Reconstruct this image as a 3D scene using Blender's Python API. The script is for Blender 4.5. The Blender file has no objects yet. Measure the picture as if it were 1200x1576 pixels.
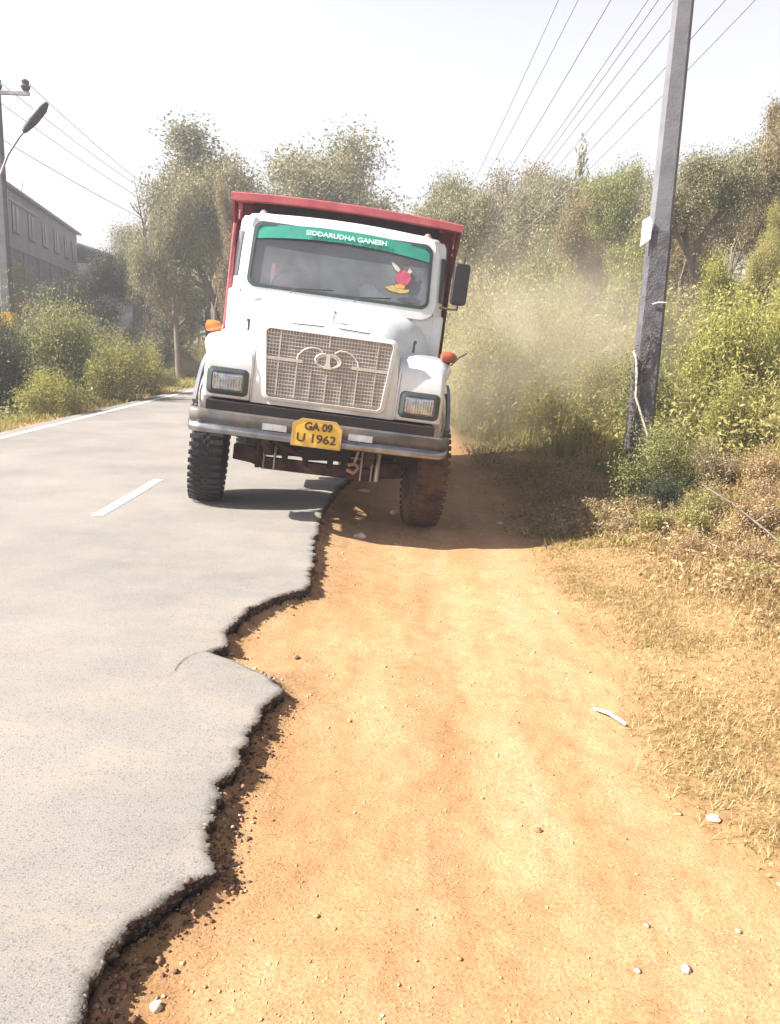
import bpy, bmesh, math, random
import numpy as np
from mathutils import Vector, Matrix, noise

S = bpy.context.scene
COL = S.collection
R = math.radians
PI = math.pi

# ---------------------------------------------------------------- camera
cam_d = bpy.data.cameras.new("camera")
cam = bpy.data.objects.new("camera", cam_d)
COL.objects.link(cam)
cam_d.sensor_fit = 'VERTICAL'
cam_d.sensor_height = 24.0
cam_d.lens = 24.0 * 1250.0 / 1576.0
cam_d.clip_start = 0.05
cam_d.clip_end = 3000
_p, _r = R(12.0), R(2.3)
_f = Vector((0, math.cos(_p), -math.sin(_p)))
_x = Vector((1, 0, 0))
_u = _x.cross(_f)
_x2 = _x * math.cos(_r) + _u * math.sin(_r)
_u2 = -_x * math.sin(_r) + _u * math.cos(_r)
mw = Matrix((_x2, _u2, -_f)).transposed().to_4x4()
mw.translation = Vector((0, 0, 1.55))
cam.matrix_world = mw
S.camera = cam

# ---------------------------------------------------------------- light
SUN_EL, SUN_AZ = R(42), R(260)          # azimuth clockwise from +Y (road direction)
world = bpy.data.worlds.new("World")
S.world = world
world.use_nodes = True
wn, wl = world.node_tree.nodes, world.node_tree.links
bg = wn['Background']
sky = wn.new('ShaderNodeTexSky')
sky.sky_type = 'NISHITA'
sky.sun_disc = False
sky.sun_elevation = SUN_EL
sky.sun_rotation = SUN_AZ
sky.air_density = 1.2
sky.dust_density = 6.0
sky.ozone_density = 1.0
hsv = wn.new('ShaderNodeHueSaturation')
hsv.inputs['Saturation'].default_value = 0.28
wl.new(sky.outputs[0], hsv.inputs['Color'])
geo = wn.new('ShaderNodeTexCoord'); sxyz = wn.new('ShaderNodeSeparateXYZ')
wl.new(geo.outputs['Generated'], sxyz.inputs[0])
hr = wn.new('ShaderNodeValToRGB')          # sky kept white low down, dimmed overhead to weaken fill light
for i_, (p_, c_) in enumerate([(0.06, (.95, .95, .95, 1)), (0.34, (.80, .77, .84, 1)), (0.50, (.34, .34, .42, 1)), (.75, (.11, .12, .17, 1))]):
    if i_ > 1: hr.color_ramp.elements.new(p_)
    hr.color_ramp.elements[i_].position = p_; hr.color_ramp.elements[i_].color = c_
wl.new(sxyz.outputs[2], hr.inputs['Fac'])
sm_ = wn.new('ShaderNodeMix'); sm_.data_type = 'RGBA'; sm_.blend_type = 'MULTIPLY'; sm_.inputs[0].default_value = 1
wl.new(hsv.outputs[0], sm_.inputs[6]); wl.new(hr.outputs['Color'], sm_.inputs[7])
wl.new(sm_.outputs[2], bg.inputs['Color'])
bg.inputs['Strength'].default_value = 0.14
sun_d = bpy.data.lights.new("sun", 'SUN')
sun_d.energy = 5.0
sun_d.angle = R(0.6)
sun_d.color = (1.0, 0.95, 0.87)
sun = bpy.data.objects.new("sun", sun_d)
COL.objects.link(sun)
sd = Vector((math.sin(SUN_AZ) * math.cos(SUN_EL), math.cos(SUN_AZ) * math.cos(SUN_EL), math.sin(SUN_EL)))
sun.rotation_euler = sd.to_track_quat('Z', 'Y').to_euler()
S.view_settings.view_transform = 'Standard'
S.view_settings.look = 'None'
S.view_settings.gamma = 1.0
S.view_settings.use_curve_mapping = False
S.view_settings.exposure = 1.55
S.render.engine = 'CYCLES'

# ---------------------------------------------------------------- helpers
def tag(o, label=None, cat=None, group=None, kind=None):
    if label: o['label'] = label
    if cat: o['category'] = cat
    if group: o['group'] = group
    if kind: o['kind'] = kind
    return o

def empty(name, loc=(0, 0, 0), rz=0.0, label=None, cat=None, group=None):
    o = bpy.data.objects.new(name, None)
    COL.objects.link(o)
    o.location = loc
    o.rotation_euler = (0, 0, rz)
    return tag(o, label, cat, group)

def nmat(name):
    m = bpy.data.materials.new(name)
    m.use_nodes = True
    return m, m.node_tree.nodes, m.node_tree.links, m.node_tree.nodes['Principled BSDF']

def ramp(n, stops):
    r = n.new('ShaderNodeValToRGB')
    e = r.color_ramp.elements
    while len(e) < len(stops): e.new(0.5)
    for i, (p, c) in enumerate(stops):
        e[i].position = p
        e[i].color = (*c, 1) if len(c) == 3 else c
    return r

def surf(name, c1, c2=None, rough=0.5, metal=0.0, scale=6.0, bump=0.0, bscale=40.0, coat=0.0, spec=None, dirt=None, dirt_amt=0.5):
    """general painted/metal/rubber surface with slight tonal wear"""
    m, n, l, b = nmat(name)
    tc = n.new('ShaderNodeTexCoord')
    nz = n.new('ShaderNodeTexNoise')
    nz.inputs['Scale'].default_value = scale
    nz.inputs['Detail'].default_value = 6
    l.new(tc.outputs['Object'], nz.inputs['Vector'])
    if c2 is None: c2 = tuple(x * 0.8 for x in c1)
    r = ramp(n, [(0.35, c2), (0.62, c1)])
    l.new(nz.outputs['Fac'], r.inputs['Fac'])
    out = r.outputs['Color']
    if dirt:
        nz2 = n.new('ShaderNodeTexNoise')
        nz2.inputs['Scale'].default_value = scale * 0.45
        nz2.inputs['Detail'].default_value = 8
        nz2.inputs['Roughness'].default_value = 0.7
        l.new(tc.outputs['Object'], nz2.inputs['Vector'])
        r2 = ramp(n, [(0.45, (0, 0, 0)), (0.75, (dirt_amt,) * 3)])
        l.new(nz2.outputs['Fac'], r2.inputs['Fac'])
        mx = n.new('ShaderNodeMix'); mx.data_type = 'RGBA'
        l.new(r2.outputs['Color'], mx.inputs[0])
        l.new(out, mx.inputs[6])
        mx.inputs[7].default_value = (*dirt, 1)
        out = mx.outputs[2]
    l.new(out, b.inputs['Base Color'])
    b.inputs['Roughness'].default_value = rough
    b.inputs['Metallic'].default_value = metal
    b.inputs['Coat Weight'].default_value = coat
    if spec is not None: b.inputs['Specular IOR Level'].default_value = spec
    if bump:
        nb = n.new('ShaderNodeTexNoise'); nb.inputs['Scale'].default_value = bscale
        nb.inputs['Detail'].default_value = 5
        l.new(tc.outputs['Object'], nb.inputs['Vector'])
        bp = n.new('ShaderNodeBump'); bp.inputs['Strength'].default_value = bump
        bp.inputs['Distance'].default_value = 0.02
        l.new(nb.outputs['Fac'], bp.inputs['Height'])
        l.new(bp.outputs[0], b.inputs['Normal'])
    return m

def leafmat(name, cols, rough=0.55, trans=0.35):
    """leaf surface: colour varies per leaf and in larger patches of the plant"""
    m, n, l, b = nmat(name)
    g = n.new('ShaderNodeNewGeometry')
    tc = n.new('ShaderNodeTexCoord')
    nz = n.new('ShaderNodeTexNoise'); nz.inputs['Scale'].default_value = 1.1; nz.inputs['Detail'].default_value = 3
    l.new(tc.outputs['Object'], nz.inputs['Vector'])
    ma = n.new('ShaderNodeMath'); ma.operation = 'MULTIPLY_ADD'
    l.new(g.outputs['Random Per Island'], ma.inputs[0]); ma.inputs[1].default_value = 0.55
    m2 = n.new('ShaderNodeMath'); m2.operation = 'MULTIPLY'; m2.inputs[1].default_value = 0.8
    l.new(nz.outputs['Fac'], m2.inputs[0])
    m3 = n.new('ShaderNodeMath'); m3.operation = 'SUBTRACT'; m3.inputs[1].default_value = 0.15
    l.new(m2.outputs[0], m3.inputs[0]); l.new(m3.outputs[0], ma.inputs[2])
    k = len(cols)
    r = ramp(n, [(0.08 + 0.84 * i / (k - 1), c) for i, c in enumerate(cols)])
    l.new(ma.outputs[0], r.inputs['Fac'])
    l.new(r.outputs['Color'], b.inputs['Base Color'])
    b.inputs['Roughness'].default_value = rough
    b.inputs['Specular IOR Level'].default_value = 0.3
    tr = n.new('ShaderNodeBsdfTranslucent')
    l.new(r.outputs['Color'], tr.inputs['Color'])
    ms = n.new('ShaderNodeMixShader'); ms.inputs[0].default_value = trans
    l.new(b.outputs[0], ms.inputs[1]); l.new(tr.outputs[0], ms.inputs[2])
    l.new(ms.outputs[0], n['Material Output'].inputs['Surface'])
    return m

class MB:
    def __init__(s): s.v, s.f = [], []
    def add(s, vs, fs):
        b = len(s.v); s.v += [tuple(v) for v in vs]; s.f += [tuple(b + i for i in f) for f in fs]; return s
    def box(s, c, d, rot=None):
        x, y, z = (k / 2 for k in d)
        vs = [Vector((i * x, j * y, k * z)) for i in (-1, 1) for j in (-1, 1) for k in (-1, 1)]
        if rot: 
            from mathutils import Euler
            M = Euler(rot).to_matrix(); vs = [M @ v for v in vs]
        vs = [v + Vector(c) for v in vs]
        return s.add(vs, [(0, 1, 3, 2), (4, 6, 7, 5), (0, 4, 5, 1), (2, 3, 7, 6), (0, 2, 6, 4), (1, 5, 7, 3)])
    def loft(s, rings, closed=True, caps=True):
        n = len(rings[0]); b = len(s.v)
        for r in rings: s.v += [tuple(p) for p in r]
        for i in range(len(rings) - 1):
            for j in range(n if closed else n - 1):
                k = (j + 1) % n
                s.f.append((b + i * n + j, b + i * n + k, b + (i + 1) * n + k, b + (i + 1) * n + j))
        if caps:
            s.f.append(tuple(b + j for j in range(n)))
            s.f.append(tuple(b + (len(rings) - 1) * n + j for j in range(n)))
        return s
    def prism(s, poly, a, b_, axis='y'):
        def P(p, t):
            if axis == 'y': return (p[0], t, p[1])
            if axis == 'x': return (t, p[0], p[1])
            return (p[0], p[1], t)
        return s.loft([[P(p, a) for p in poly], [P(p, b_) for p in poly]])
    def tube(s, pts, r, n=8, caps=True):
        pts = [Vector(p) for p in pts]
        rs = r if isinstance(r, (list, tuple)) else [r] * len(pts)
        rings = []; prev = None
        for i, p in enumerate(pts):
            d = (pts[min(i + 1, len(pts) - 1)] - pts[max(i - 1, 0)])
            if d.length < 1e-9: d = Vector((0, 0, 1))
            d.normalize()
            if prev is None:
                a = d.orthogonal().normalized()
            else:
                a = (prev - d * prev.dot(d))
                a = a.normalized() if a.length > 1e-6 else d.orthogonal().normalized()
            prev = a; c = d.cross(a)
            rings.append([p + (a * math.cos(2 * PI * j / n) + c * math.sin(2 * PI * j / n)) * rs[i] for j in range(n)])
        return s.loft(rings, True, caps)
    def lathe(s, prof, c, axis='x', n=32):
        """prof: list of (offset along axis, radius)"""
        rings = []
        for a, r in prof:
            ring = []
            for j in range(n):
                t = 2 * PI * j / n
                if axis == 'x': ring.append((c[0] + a, c[1] + r * math.cos(t), c[2] + r * math.sin(t)))
                elif axis == 'y': ring.append((c[0] + r * math.cos(t), c[1] + a, c[2] + r * math.sin(t)))
                else: ring.append((c[0] + r * math.cos(t), c[1] + r * math.sin(t), c[2] + a))
            rings.append(ring)
        return s.loft(rings)
    def frame(s, outer, inner, off):
        """ring plate between two outlines (same count, 3D points), thickness vector off"""
        n = len(outer); off = Vector(off)
        vs = [Vector(p) for p in outer] + [Vector(p) for p in inner]
        vs += [v + off for v in vs]
        fs = []
        for j in range(n):
            k = (j + 1) % n
            fs += [(j, k, n + k, n + j), (2 * n + j, 3 * n + j, 3 * n + k, 2 * n + k),
                   (j, 2 * n + j, 2 * n + k, k), (n + j, n + k, 3 * n + k, 3 * n + j)]
        return s.add(vs, fs)
    def build(s, name, mat, parent=None, bevel=0.0, segs=2, smooth=35, label=None):
        me = bpy.data.meshes.new(name)
        bm = bmesh.new()
        vs = [bm.verts.new(v) for v in s.v]
        for f in s.f:
            if len(set(f)) > 2:
                try: bm.faces.new([vs[i] for i in f])
                except ValueError: pass
        bmesh.ops.remove_doubles(bm, verts=bm.verts, dist=1e-5)
        bmesh.ops.recalc_face_normals(bm, faces=bm.faces)
        bm.to_mesh(me); bm.free()
        if smooth:
            me.shade_smooth()
            me.set_sharp_from_angle(angle=R(smooth))
        me.materials.append(mat)
        o = bpy.data.objects.new(name, me)
        COL.objects.link(o)
        if parent: o.parent = parent
        if bevel:
            md = o.modifiers.new('bevel', 'BEVEL'); md.width = bevel; md.segments = segs
            md.limit_method = 'ANGLE'; md.angle_limit = R(40); md.harden_normals = False
        if label: o['label'] = label
        return o

def np_mesh(name, verts, faces, mat, parent=None, smooth=False):
    """faces: (n,k) int array"""
    me = bpy.data.meshes.new(name)
    verts = np.asarray(verts, dtype=np.float32); faces = np.asarray(faces, dtype=np.int32)
    nf, k = faces.shape
    me.vertices.add(len(verts)); me.vertices.foreach_set('co', verts.ravel())
    me.loops.add(nf * k); me.loops.foreach_set('vertex_index', faces.ravel())
    me.polygons.add(nf)
    me.polygons.foreach_set('loop_start', np.arange(0, nf * k, k, dtype=np.int32))
    me.update(calc_edges=True); me.validate()
    if smooth: me.shade_smooth()
    me.materials.append(mat)
    o = bpy.data.objects.new(name, me)
    COL.objects.link(o)
    if parent: o.parent = parent
    return o

def rrect(cx, cz, hw, hh, r, n=6):
    pts = []
    for (sx, sz, a0) in ((1, 1, 0), (-1, 1, 90), (-1, -1, 180), (1, -1, 270)):
        for i in range(n + 1):
            a = R(a0 + 90 * i / n)
            pts.append((cx + sx * (hw - r) + r * math.cos(a), cz + sz * (hh - r) + r * math.sin(a)))
    return pts

def text_obj(name, body, size, mat, parent, loc, rot, extrude=0.002, sx=1.0, bold=0.0):
    cu = bpy.data.curves.new(name, 'FONT')
    cu.body = body; cu.size = size; cu.extrude = extrude; cu.align_x = 'CENTER'; cu.align_y = 'CENTER'
    cu.offset = bold
    t = bpy.data.objects.new(name + '_src', cu)
    COL.objects.link(t)
    bpy.context.view_layer.update()
    me = bpy.data.meshes.new_from_object(t.evaluated_get(bpy.context.evaluated_depsgraph_get()))
    bpy.data.objects.remove(t); bpy.data.curves.remove(cu)
    me.name = name
    me.materials.clear(); me.materials.append(mat)
    o = bpy.data.objects.new(name, me)
    COL.objects.link(o)
    o.parent = parent; o.location = loc; o.rotation_euler = rot; o.scale = (sx, 1, 1)
    return o

def sm(a, b, x):
    t = np.clip((x - a) / (b - a), 0, 1); return t * t * (3 - 2 * t)

def vnoise(x, y, seed=0):
    """smooth numpy value noise"""
    xi = np.floor(x).astype(np.int64); yi = np.floor(y).astype(np.int64)
    xf = x - xi; yf = y - yi
    def h(a, b):
        n = (a * 374761393 + b * 668265263 + seed * 1442695041) & 0x7fffffff
        n = ((n ^ (n >> 13)) * 1274126177) & 0x7fffffff
        n = n ^ (n >> 16)
        return (n & 0xffff) / 65535.0
    u = xf * xf * (3 - 2 * xf); v = yf * yf * (3 - 2 * yf)
    return (h(xi, yi) * (1 - u) + h(xi + 1, yi) * u) * (1 - v) + (h(xi, yi + 1) * (1 - u) + h(xi + 1, yi + 1) * u) * v

def fbm(x, y, seed=0, o=4):
    r = 0; a = 1; t = 0
    for i in range(o):
        r = r + a * vnoise(x * 2 ** i, y * 2 ** i, seed + i); t += a; a *= 0.5
    return r / t - 0.5

# ---------------------------------------------------------------- terrain
EDGE = [(-30, -.45), (-4, -.5), (0, -.62), (1.0, -.66), (1.56, -.65), (1.68, -.67), (1.89, -.64), (2.01, -.585), (2.10, -.49), (2.13, -.47), (2.20, -.50), (2.27, -.54),
        (2.53, -.555), (2.96, -.52), (3.19, -.525), (3.39, -.455), (3.56, -.575), (3.70, -.70), (3.78, -.845), (3.82, -.86), (3.90, -.80), (4.10, -.83),
        (4.48, -.79), (4.72, -.66), (4.90, -.51), (5.42, -.525), (6.2, -.58), (6.85, -.61), (7.42, -.61), (8.5, -.55), (10, -.35), (12, -.1), (15, .1), (20, .2), (200, .3)]
ey = np.array([e[0] for e in EDGE], float); ex = np.array([e[1] for e in EDGE], float)
def edge_x(y):
    y = np.asarray(y, float)
    return np.interp(y, ey, ex) + 0.020 * fbm(y * 70.0, y * 0 + 2.2, 29, 3) + 0.03 * np.sign(fbm(y * 11, y * 0 + 9.1, 37, 2)) * np.abs(fbm(y * 11, y * 0 + 9.1, 37, 2)) ** .7 + 0.035 * fbm(y * 6.0, y * 0 + 3.3, 5) + 0.034 * fbm(y * 24.0, y * 0 + 7.1, 9, 5) + 0.09 * fbm(y * 17.0, y * 0 + 1.7, 19, 5) * np.exp(-((y - 2.48) / .26) ** 2)

BX = [(-50, 3.0), (1, 2.7), (3, 2.5), (5, 2.5), (7, 2.45), (9, 2.7), (11.5, 2.7), (12.8, 2.0), (14, 1.4), (18, 1.0), (30, 1.0), (60, 1.2), (900, 1.5)]
def bank_x(y): return np.interp(y, [b[0] for b in BX], [b[1] for b in BX])

def ground_h(x, y, fine=True):
    x = np.asarray(x, float); y = np.asarray(y, float)
    e = edge_x(y)
    d = x - e
    h = -0.076 - 0.018 * sm(2.5, 1.2, y) - 0.10 * sm(3.6, 7.2, y) * sm(-0.1, 0.7, d) - 0.02 * sm(0, .3, d)
    # level patch behind the tongue of tarmac
    h = h + 0.048 * np.exp(-((y - 3.62) / 0.16) ** 2 - ((x + .55) / 0.22) ** 2)
    u = x - bank_x(y)
    h = h + 0.10 * sm(0.9, 2.6, x) * 1.0
    h = h + np.where(u > 0, 0.42 * np.minimum(u, 5) * sm(0, 1.2, u) + 0.08 * np.clip(u - 5, 0, 60), 0)
    # wheel ruts in the shoulder
    h = h - 0.018 * np.exp(-((x - .30 - .02 * y) / .17) ** 2) * sm(1, 3, y)
    # left side
    l = -5.75 - x
    h = np.where(x < -5.0, -0.05 - 0.10 * sm(0, 1.5, l) + 0.05 * np.clip(l - 1.5, 0, 40) * sm(20, 36, y), h)
    h = h + 0.05 * fbm(x * .9, y * .9, 2) * sm(0.0, 1.0, np.abs(x + 3) - 3)
    if fine:
        near = np.exp(-np.maximum(y - 2, 0) / 9.0)
        h = h + near * (0.022 * fbm(x * 6, y * 6, 3) + 0.010 * fbm(x * 24, y * 24, 4, 3)) * sm(-0.02, 0.05, d)
        h = h + 0.25 * fbm(x * .5, y * .5, 8) * sm(.5, 3, u)
    h = h + (.028 + .05 * fbm(x * 9, y * 9, 13)) * sm(.09, -.01, d) * (x > -3) * (y < 30)
    # keep safely under the tarmac
    under = (d < -0.015) & (x > -5.70)
    return np.where(under, -0.24, h)

def axis_lines(fine0, fine1, step, far0, far1, grow=1.09):
    a = list(np.arange(fine0, fine1, step))
    s = step; x = fine1
    while x < far1: a.append(x); s *= grow; x += s
    s = step; x = fine0 - step
    while x > far0: a.insert(0, x); s *= grow; x -= s
    return np.array(a)

xs = axis_lines(-1.1, 2.7, 0.022, -700, 700, 1.075)
ys = axis_lines(1.2, 8.6, 0.026, -300, 1400, 1.06)
X, Y = np.meshgrid(xs, ys)
Z = ground_h(X, Y)
nx, ny = len(xs), len(ys)
V = np.stack([X.ravel(), Y.ravel(), Z.ravel()], 1)
ii, jj = np.meshgrid(np.arange(nx - 1), np.arange(ny - 1))
a = (jj * nx + ii).ravel()
Fc = np.stack([a, a + 1, a + nx + 1, a + nx], 1)

m, n, l, b = nmat("ground_soil")
tc = n.new('ShaderNodeTexCoord')
zn = n.new('ShaderNodeAttribute'); zn.attribute_name = 'zone'
sep = n.new('ShaderNodeSeparateColor'); l.new(zn.outputs['Color'], sep.inputs[0])
def noise_node(scale, detail=6, rough=0.6, vec=None):
    q = n.new('ShaderNodeTexNoise'); q.inputs['Scale'].default_value = scale
    q.inputs['Detail'].default_value = detail; q.inputs['Roughness'].default_value = rough
    l.new(vec or tc.outputs['Object'], q.inputs['Vector']); return q
def mixc(fac, a_, b_, mode='MIX'):
    q = n.new('ShaderNodeMix'); q.data_type = 'RGBA'; q.blend_type = mode
    for s_, i in ((fac, 0), (a_, 6), (b_, 7)):
        if isinstance(s_, (int, float)): q.inputs[i].default_value = s_
        elif isinstance(s_, tuple): q.inputs[i].default_value = (*s_, 1)
        else: l.new(s_, q.inputs[i])
    return q.outputs[2]
mp = n.new('ShaderNodeMapping'); mp.inputs['Scale'].default_value = (2.4, .32, 1)
l.new(tc.outputs['Object'], mp.inputs['Vector'])
track = noise_node(1.6, 5, .6, mp.outputs[0])
big = noise_node(1.1, 7, .65)
r1 = ramp(n, [(0.3, (.375, .205, .09)), (0.5, (.46, .285, .145)), (0.72, (.53, .36, .20))])
l.new(big.outputs['Fac'], r1.inputs['Fac'])
r2 = ramp(n, [(0.36, (.39, .22, .105)), (0.56, (.48, .31, .17)), (0.75, (.53, .375, .235))])
l.new(track.outputs['Fac'], r2.inputs['Fac'])
c = mixc(0.5, r1.outputs['Color'], r2.outputs['Color'])
sp = noise_node(120, 9, .85)
rs_ = ramp(n, [(0.37, (.26, .19, .15)), (0.48, (.88, .85, .82)), (0.68, (1.16, 1.16, 1.18))])
l.new(sp.outputs['Fac'], rs_.inputs['Fac'])
c = mixc(0.8, c, rs_.outputs['Color'], 'MULTIPLY')
vo = n.new('ShaderNodeTexVoronoi'); vo.inputs['Scale'].default_value = 52; vo.inputs['Randomness'].default_value = 1
l.new(tc.outputs['Object'], vo.inputs['Vector'])
rv = ramp(n, [(0.05, (.42, .34, .30)), (0.16, (1, 1, 1))])
l.new(vo.outputs['Distance'], rv.inputs['Fac'])
c = mixc(0.5, c, rv.outputs['Color'], 'MULTIPLY')
md_ = noise_node(9, 8, .75); rm_ = ramp(n, [(.36, (.84, .78, .73)), (.52, (1, 1, 1)), (.70, (1.08, 1.08, 1.1))]); l.new(md_.outputs['Fac'], rm_.inputs['Fac'])
c = mixc(.75, c, rm_.outputs['Color'], 'MULTIPLY')
# dry litter zone
lit = noise_node(22, 8, .75)
rl = ramp(n, [(0.3, (.11, .06, .026)), (0.5, (.26, .165, .07)), (0.68, (.42, .31, .15))])
l.new(lit.outputs['Fac'], rl.inputs['Fac'])
c = mixc(sep.outputs[0], c, rl.outputs['Color'])
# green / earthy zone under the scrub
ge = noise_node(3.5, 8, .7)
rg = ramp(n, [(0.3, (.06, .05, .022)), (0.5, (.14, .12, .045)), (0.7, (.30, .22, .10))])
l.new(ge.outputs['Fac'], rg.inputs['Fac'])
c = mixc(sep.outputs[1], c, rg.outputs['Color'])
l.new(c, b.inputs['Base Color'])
b.inputs['Roughness'].default_value = .95
b.inputs['Specular IOR Level'].default_value = .1
bp = n.new('ShaderNodeBump'); bp.inputs['Strength'].default_value = .7; bp.inputs['Distance'].default_value = .012
b2 = noise_node(60, 8, .75)
l.new(b2.outputs['Fac'], bp.inputs['Height']); l.new(bp.outputs[0], b.inputs['Normal'])
ground = np_mesh('ground', V, Fc, m, smooth=True)
tag(ground, kind='structure')
# zones
ed = 1.02 + 0.20 * np.clip(Y - 6, 0, 3) * 0.2
wob = 0.9 * fbm(X * 1.2, Y * 1.2, 31, 5)
lim = np.interp(Y, [0, 1.6, 2.4, 3.0, 4, 5.5, 7, 9, 12], [1.9, 1.6, 1.15, .98, 1.12, 1.1, 1.15, 1.25, 1.2])
lz = sm(-0.12, 0.25, X - lim + wob * .5) * (0.55 + 0.45 * sm(-.15, .15, fbm(X * 3, Y * 3, 44)))
lz = lz * (Y < 40)
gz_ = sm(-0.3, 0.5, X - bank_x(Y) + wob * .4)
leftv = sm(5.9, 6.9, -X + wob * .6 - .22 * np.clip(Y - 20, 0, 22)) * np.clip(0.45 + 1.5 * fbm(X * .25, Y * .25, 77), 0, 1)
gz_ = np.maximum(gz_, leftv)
lz = np.maximum(lz, 0.6 * sm(5.7, 6.1, -X))
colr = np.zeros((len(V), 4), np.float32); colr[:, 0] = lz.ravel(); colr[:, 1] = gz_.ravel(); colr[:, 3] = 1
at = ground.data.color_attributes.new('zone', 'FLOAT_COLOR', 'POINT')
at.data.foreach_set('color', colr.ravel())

# ---------------------------------------------------------------- road
m, n, l, b = nmat("asphalt")
tc = n.new('ShaderNodeTexCoord')
f1 = noise_node(210, 6, .8)
ra = ramp(n, [(0.32, (.075, .067, .060)), (0.47, (.215, .202, .186)), (0.68, (.385, .36, .33))])
l.new(f1.outputs['Fac'], ra.inputs['Fac'])
c = ra.outputs['Color']
g2 = noise_node(.9, 7, .62)
rr = ramp(n, [(0.35, (.82, .82, .82)), (0.65, (1.10, 1.07, 1.03))])
l.new(g2.outputs['Fac'], rr.inputs['Fac'])
c = mixc(1.0, c, rr.outputs['Color'], 'MULTIPLY')
# dust and sand blown over from the shoulder
mp = n.new('ShaderNodeMapping'); mp.inputs['Scale'].default_value = (1.0, 2.0, 1)
l.new(tc.outputs['Object'], mp.inputs['Vector'])
du = noise_node(1.5, 8, .7, mp.outputs[0])
rd = ramp(n, [(0.46, (0, 0, 0)), (0.66, (.85, .85, .85))])
l.new(du.outputs['Fac'], rd.inputs['Fac'])
sx = n.new('ShaderNodeSeparateXYZ'); l.new(tc.outputs['Object'], sx.inputs[0])
mr = n.new('ShaderNodeMapRange'); mr.inputs[1].default_value = -2.6; mr.inputs[2].default_value = -.5
mr.inputs[3].default_value = .3; mr.inputs[4].default_value = 1
l.new(sx.outputs[0], mr.inputs[0])
mm = n.new('ShaderNodeMath'); mm.operation = 'MULTIPLY'
l.new(rd.outputs['Color'], mm.inputs[0]); l.new(mr.outputs[0], mm.inputs[1])
mm0 = n.new('ShaderNodeMath'); mm0.operation = 'MULTIPLY'; fr_ = ramp(n, [(.38, (.25,) * 3), (.58, (1,) * 3)]); fn_ = noise_node(28, 7, .75); l.new(fn_.outputs['Fac'], fr_.inputs['Fac'])
l.new(mm.outputs[0], mm0.inputs[0]); l.new(fr_.outputs['Color'], mm0.inputs[1]); mm = mm0
c = mixc(mm.outputs[0], c, (.31, .26, .20))
vs_ = n.new('ShaderNodeTexVoronoi'); vs_.inputs['Scale'].default_value = 70
l.new(tc.outputs['Object'], vs_.inputs['Vector'])
rv = ramp(n, [(0.14, (.30, .28, .27)), (0.34, (1, 1, 1))])
l.new(vs_.outputs['Distance'], rv.inputs['Fac'])
c = mixc(.5, c, rv.outputs['Color'], 'MULTIPLY')
l.new(c, b.inputs['Base Color'])
b.inputs['Roughness'].default_value = .85
b.inputs['Specular IOR Level'].default_value = .25
bp = n.new('ShaderNodeBump'); bp.inputs['Strength'].default_value = .35; bp.inputs['Distance'].default_value = .006
l.new(f1.outputs['Fac'], bp.inputs['Height']); l.new(bp.outputs[0], b.inputs['Normal'])
ASPH = m
ASPH_CUT = surf("asphalt_cut", (.04, .031, .026), (.014, .011, .009), .95, bump=.8, bscale=60, scale=25, dirt=(.13, .075, .04), dirt_amt=.5)

yr = np.concatenate([np.arange(-40, 1, .5), np.arange(1, 9, .012), np.arange(9, 20, .06), np.arange(20, 240, 1.5)])
ex_ = edge_x(yr)
rows = []
offs = [(-99, 0), (-98, 0), (-1.2, 0), (-.4, 0), (-.12, 0), (-.04, 0), (-.010, -.001), (0, -.005)]
nr = len(yr)
crumb = 0.020 * fbm(yr * 40, yr * 0 + .5, 12) - .007
cols = []
for k, (o, z) in enumerate(offs):
    if o == -99: xx = -5.72 + .03 * fbm(yr * 2, yr * 0, 21)
    elif o == -98: xx = np.full(nr, -3.0)
    else: xx = ex_ + o
    zz = np.full(nr, float(z)) + (crumb if k == len(offs) - 1 else 0)
    if k in (4, 5, 6): zz = zz - .010 * np.clip(fbm(yr * 9, yr * 0 + k * .15, 47) * 2, 0, 1) * (k - 3) / 3
    cols.append(np.stack([xx, yr, zz], 1))
cols_down = [(-.012, -.035), (-.030, -.09), (-.03, -.30)]
cut = [cols[-1]]
for (o, z) in cols_down:
    cut.append(np.stack([ex_ + o + .012 * fbm(yr * 30, yr * 0 + z * 99, 14), yr, np.full(nr, z)], 1))
def strip(cols_, name, mat):
    v = np.concatenate(cols_, 0); f = []
    for k in range(len(cols_) - 1):
        i = np.arange(nr - 1)
        f.append(np.stack([k * nr + i, (k + 1) * nr + i, (k + 1) * nr + i + 1, k * nr + i + 1], 1))
    return np_mesh(name, v, np.concatenate(f), mat, smooth=False)
road = tag(strip(cols, 'road', ASPH), kind='structure')
redge = tag(strip(cut, 'road_edge', ASPH_CUT), kind='structure')
# left edge skirt of the road
v = np.concatenate([cols[0], cols[0] + np.array([-.02, 0, -.3])]); i = np.arange(nr - 1)
tag(np_mesh('road_edge', v, np.stack([i, i + 1, nr + i + 1, nr + i], 1), ASPH_CUT), kind='structure')

PAINT = surf("road_paint", (.78, .77, .74), (.5, .49, .47), .8, scale=14, dirt=(.35, .32, .29), dirt_amt=.7)
def mark(x0, x1, y0, y1, z=.004, step=.1):
    yy = np.arange(y0, y1 + 1e-6, step); k = len(yy)
    a_ = np.stack([x0 + .012 * fbm(yy * 9, yy * 0, 3), yy, np.full(k, z)], 1)
    b_ = np.stack([x1 + .012 * fbm(yy * 9, yy * 0, 5), yy, np.full(k, z)], 1)
    i = np.arange(k - 1)
    return tag(np_mesh('road_marking', np.concatenate([a_, b_]), np.stack([i, k + i, k + i + 1, i + 1], 1), PAINT), kind='structure')
for y0 in (6.65, 12.65, 18.65, 24.65, 30.65, 36.65): mark(-2.51, -2.41, y0, y0 + 1.8)
mark(-5.48, -5.37, -5, 120, step=.5)
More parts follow.
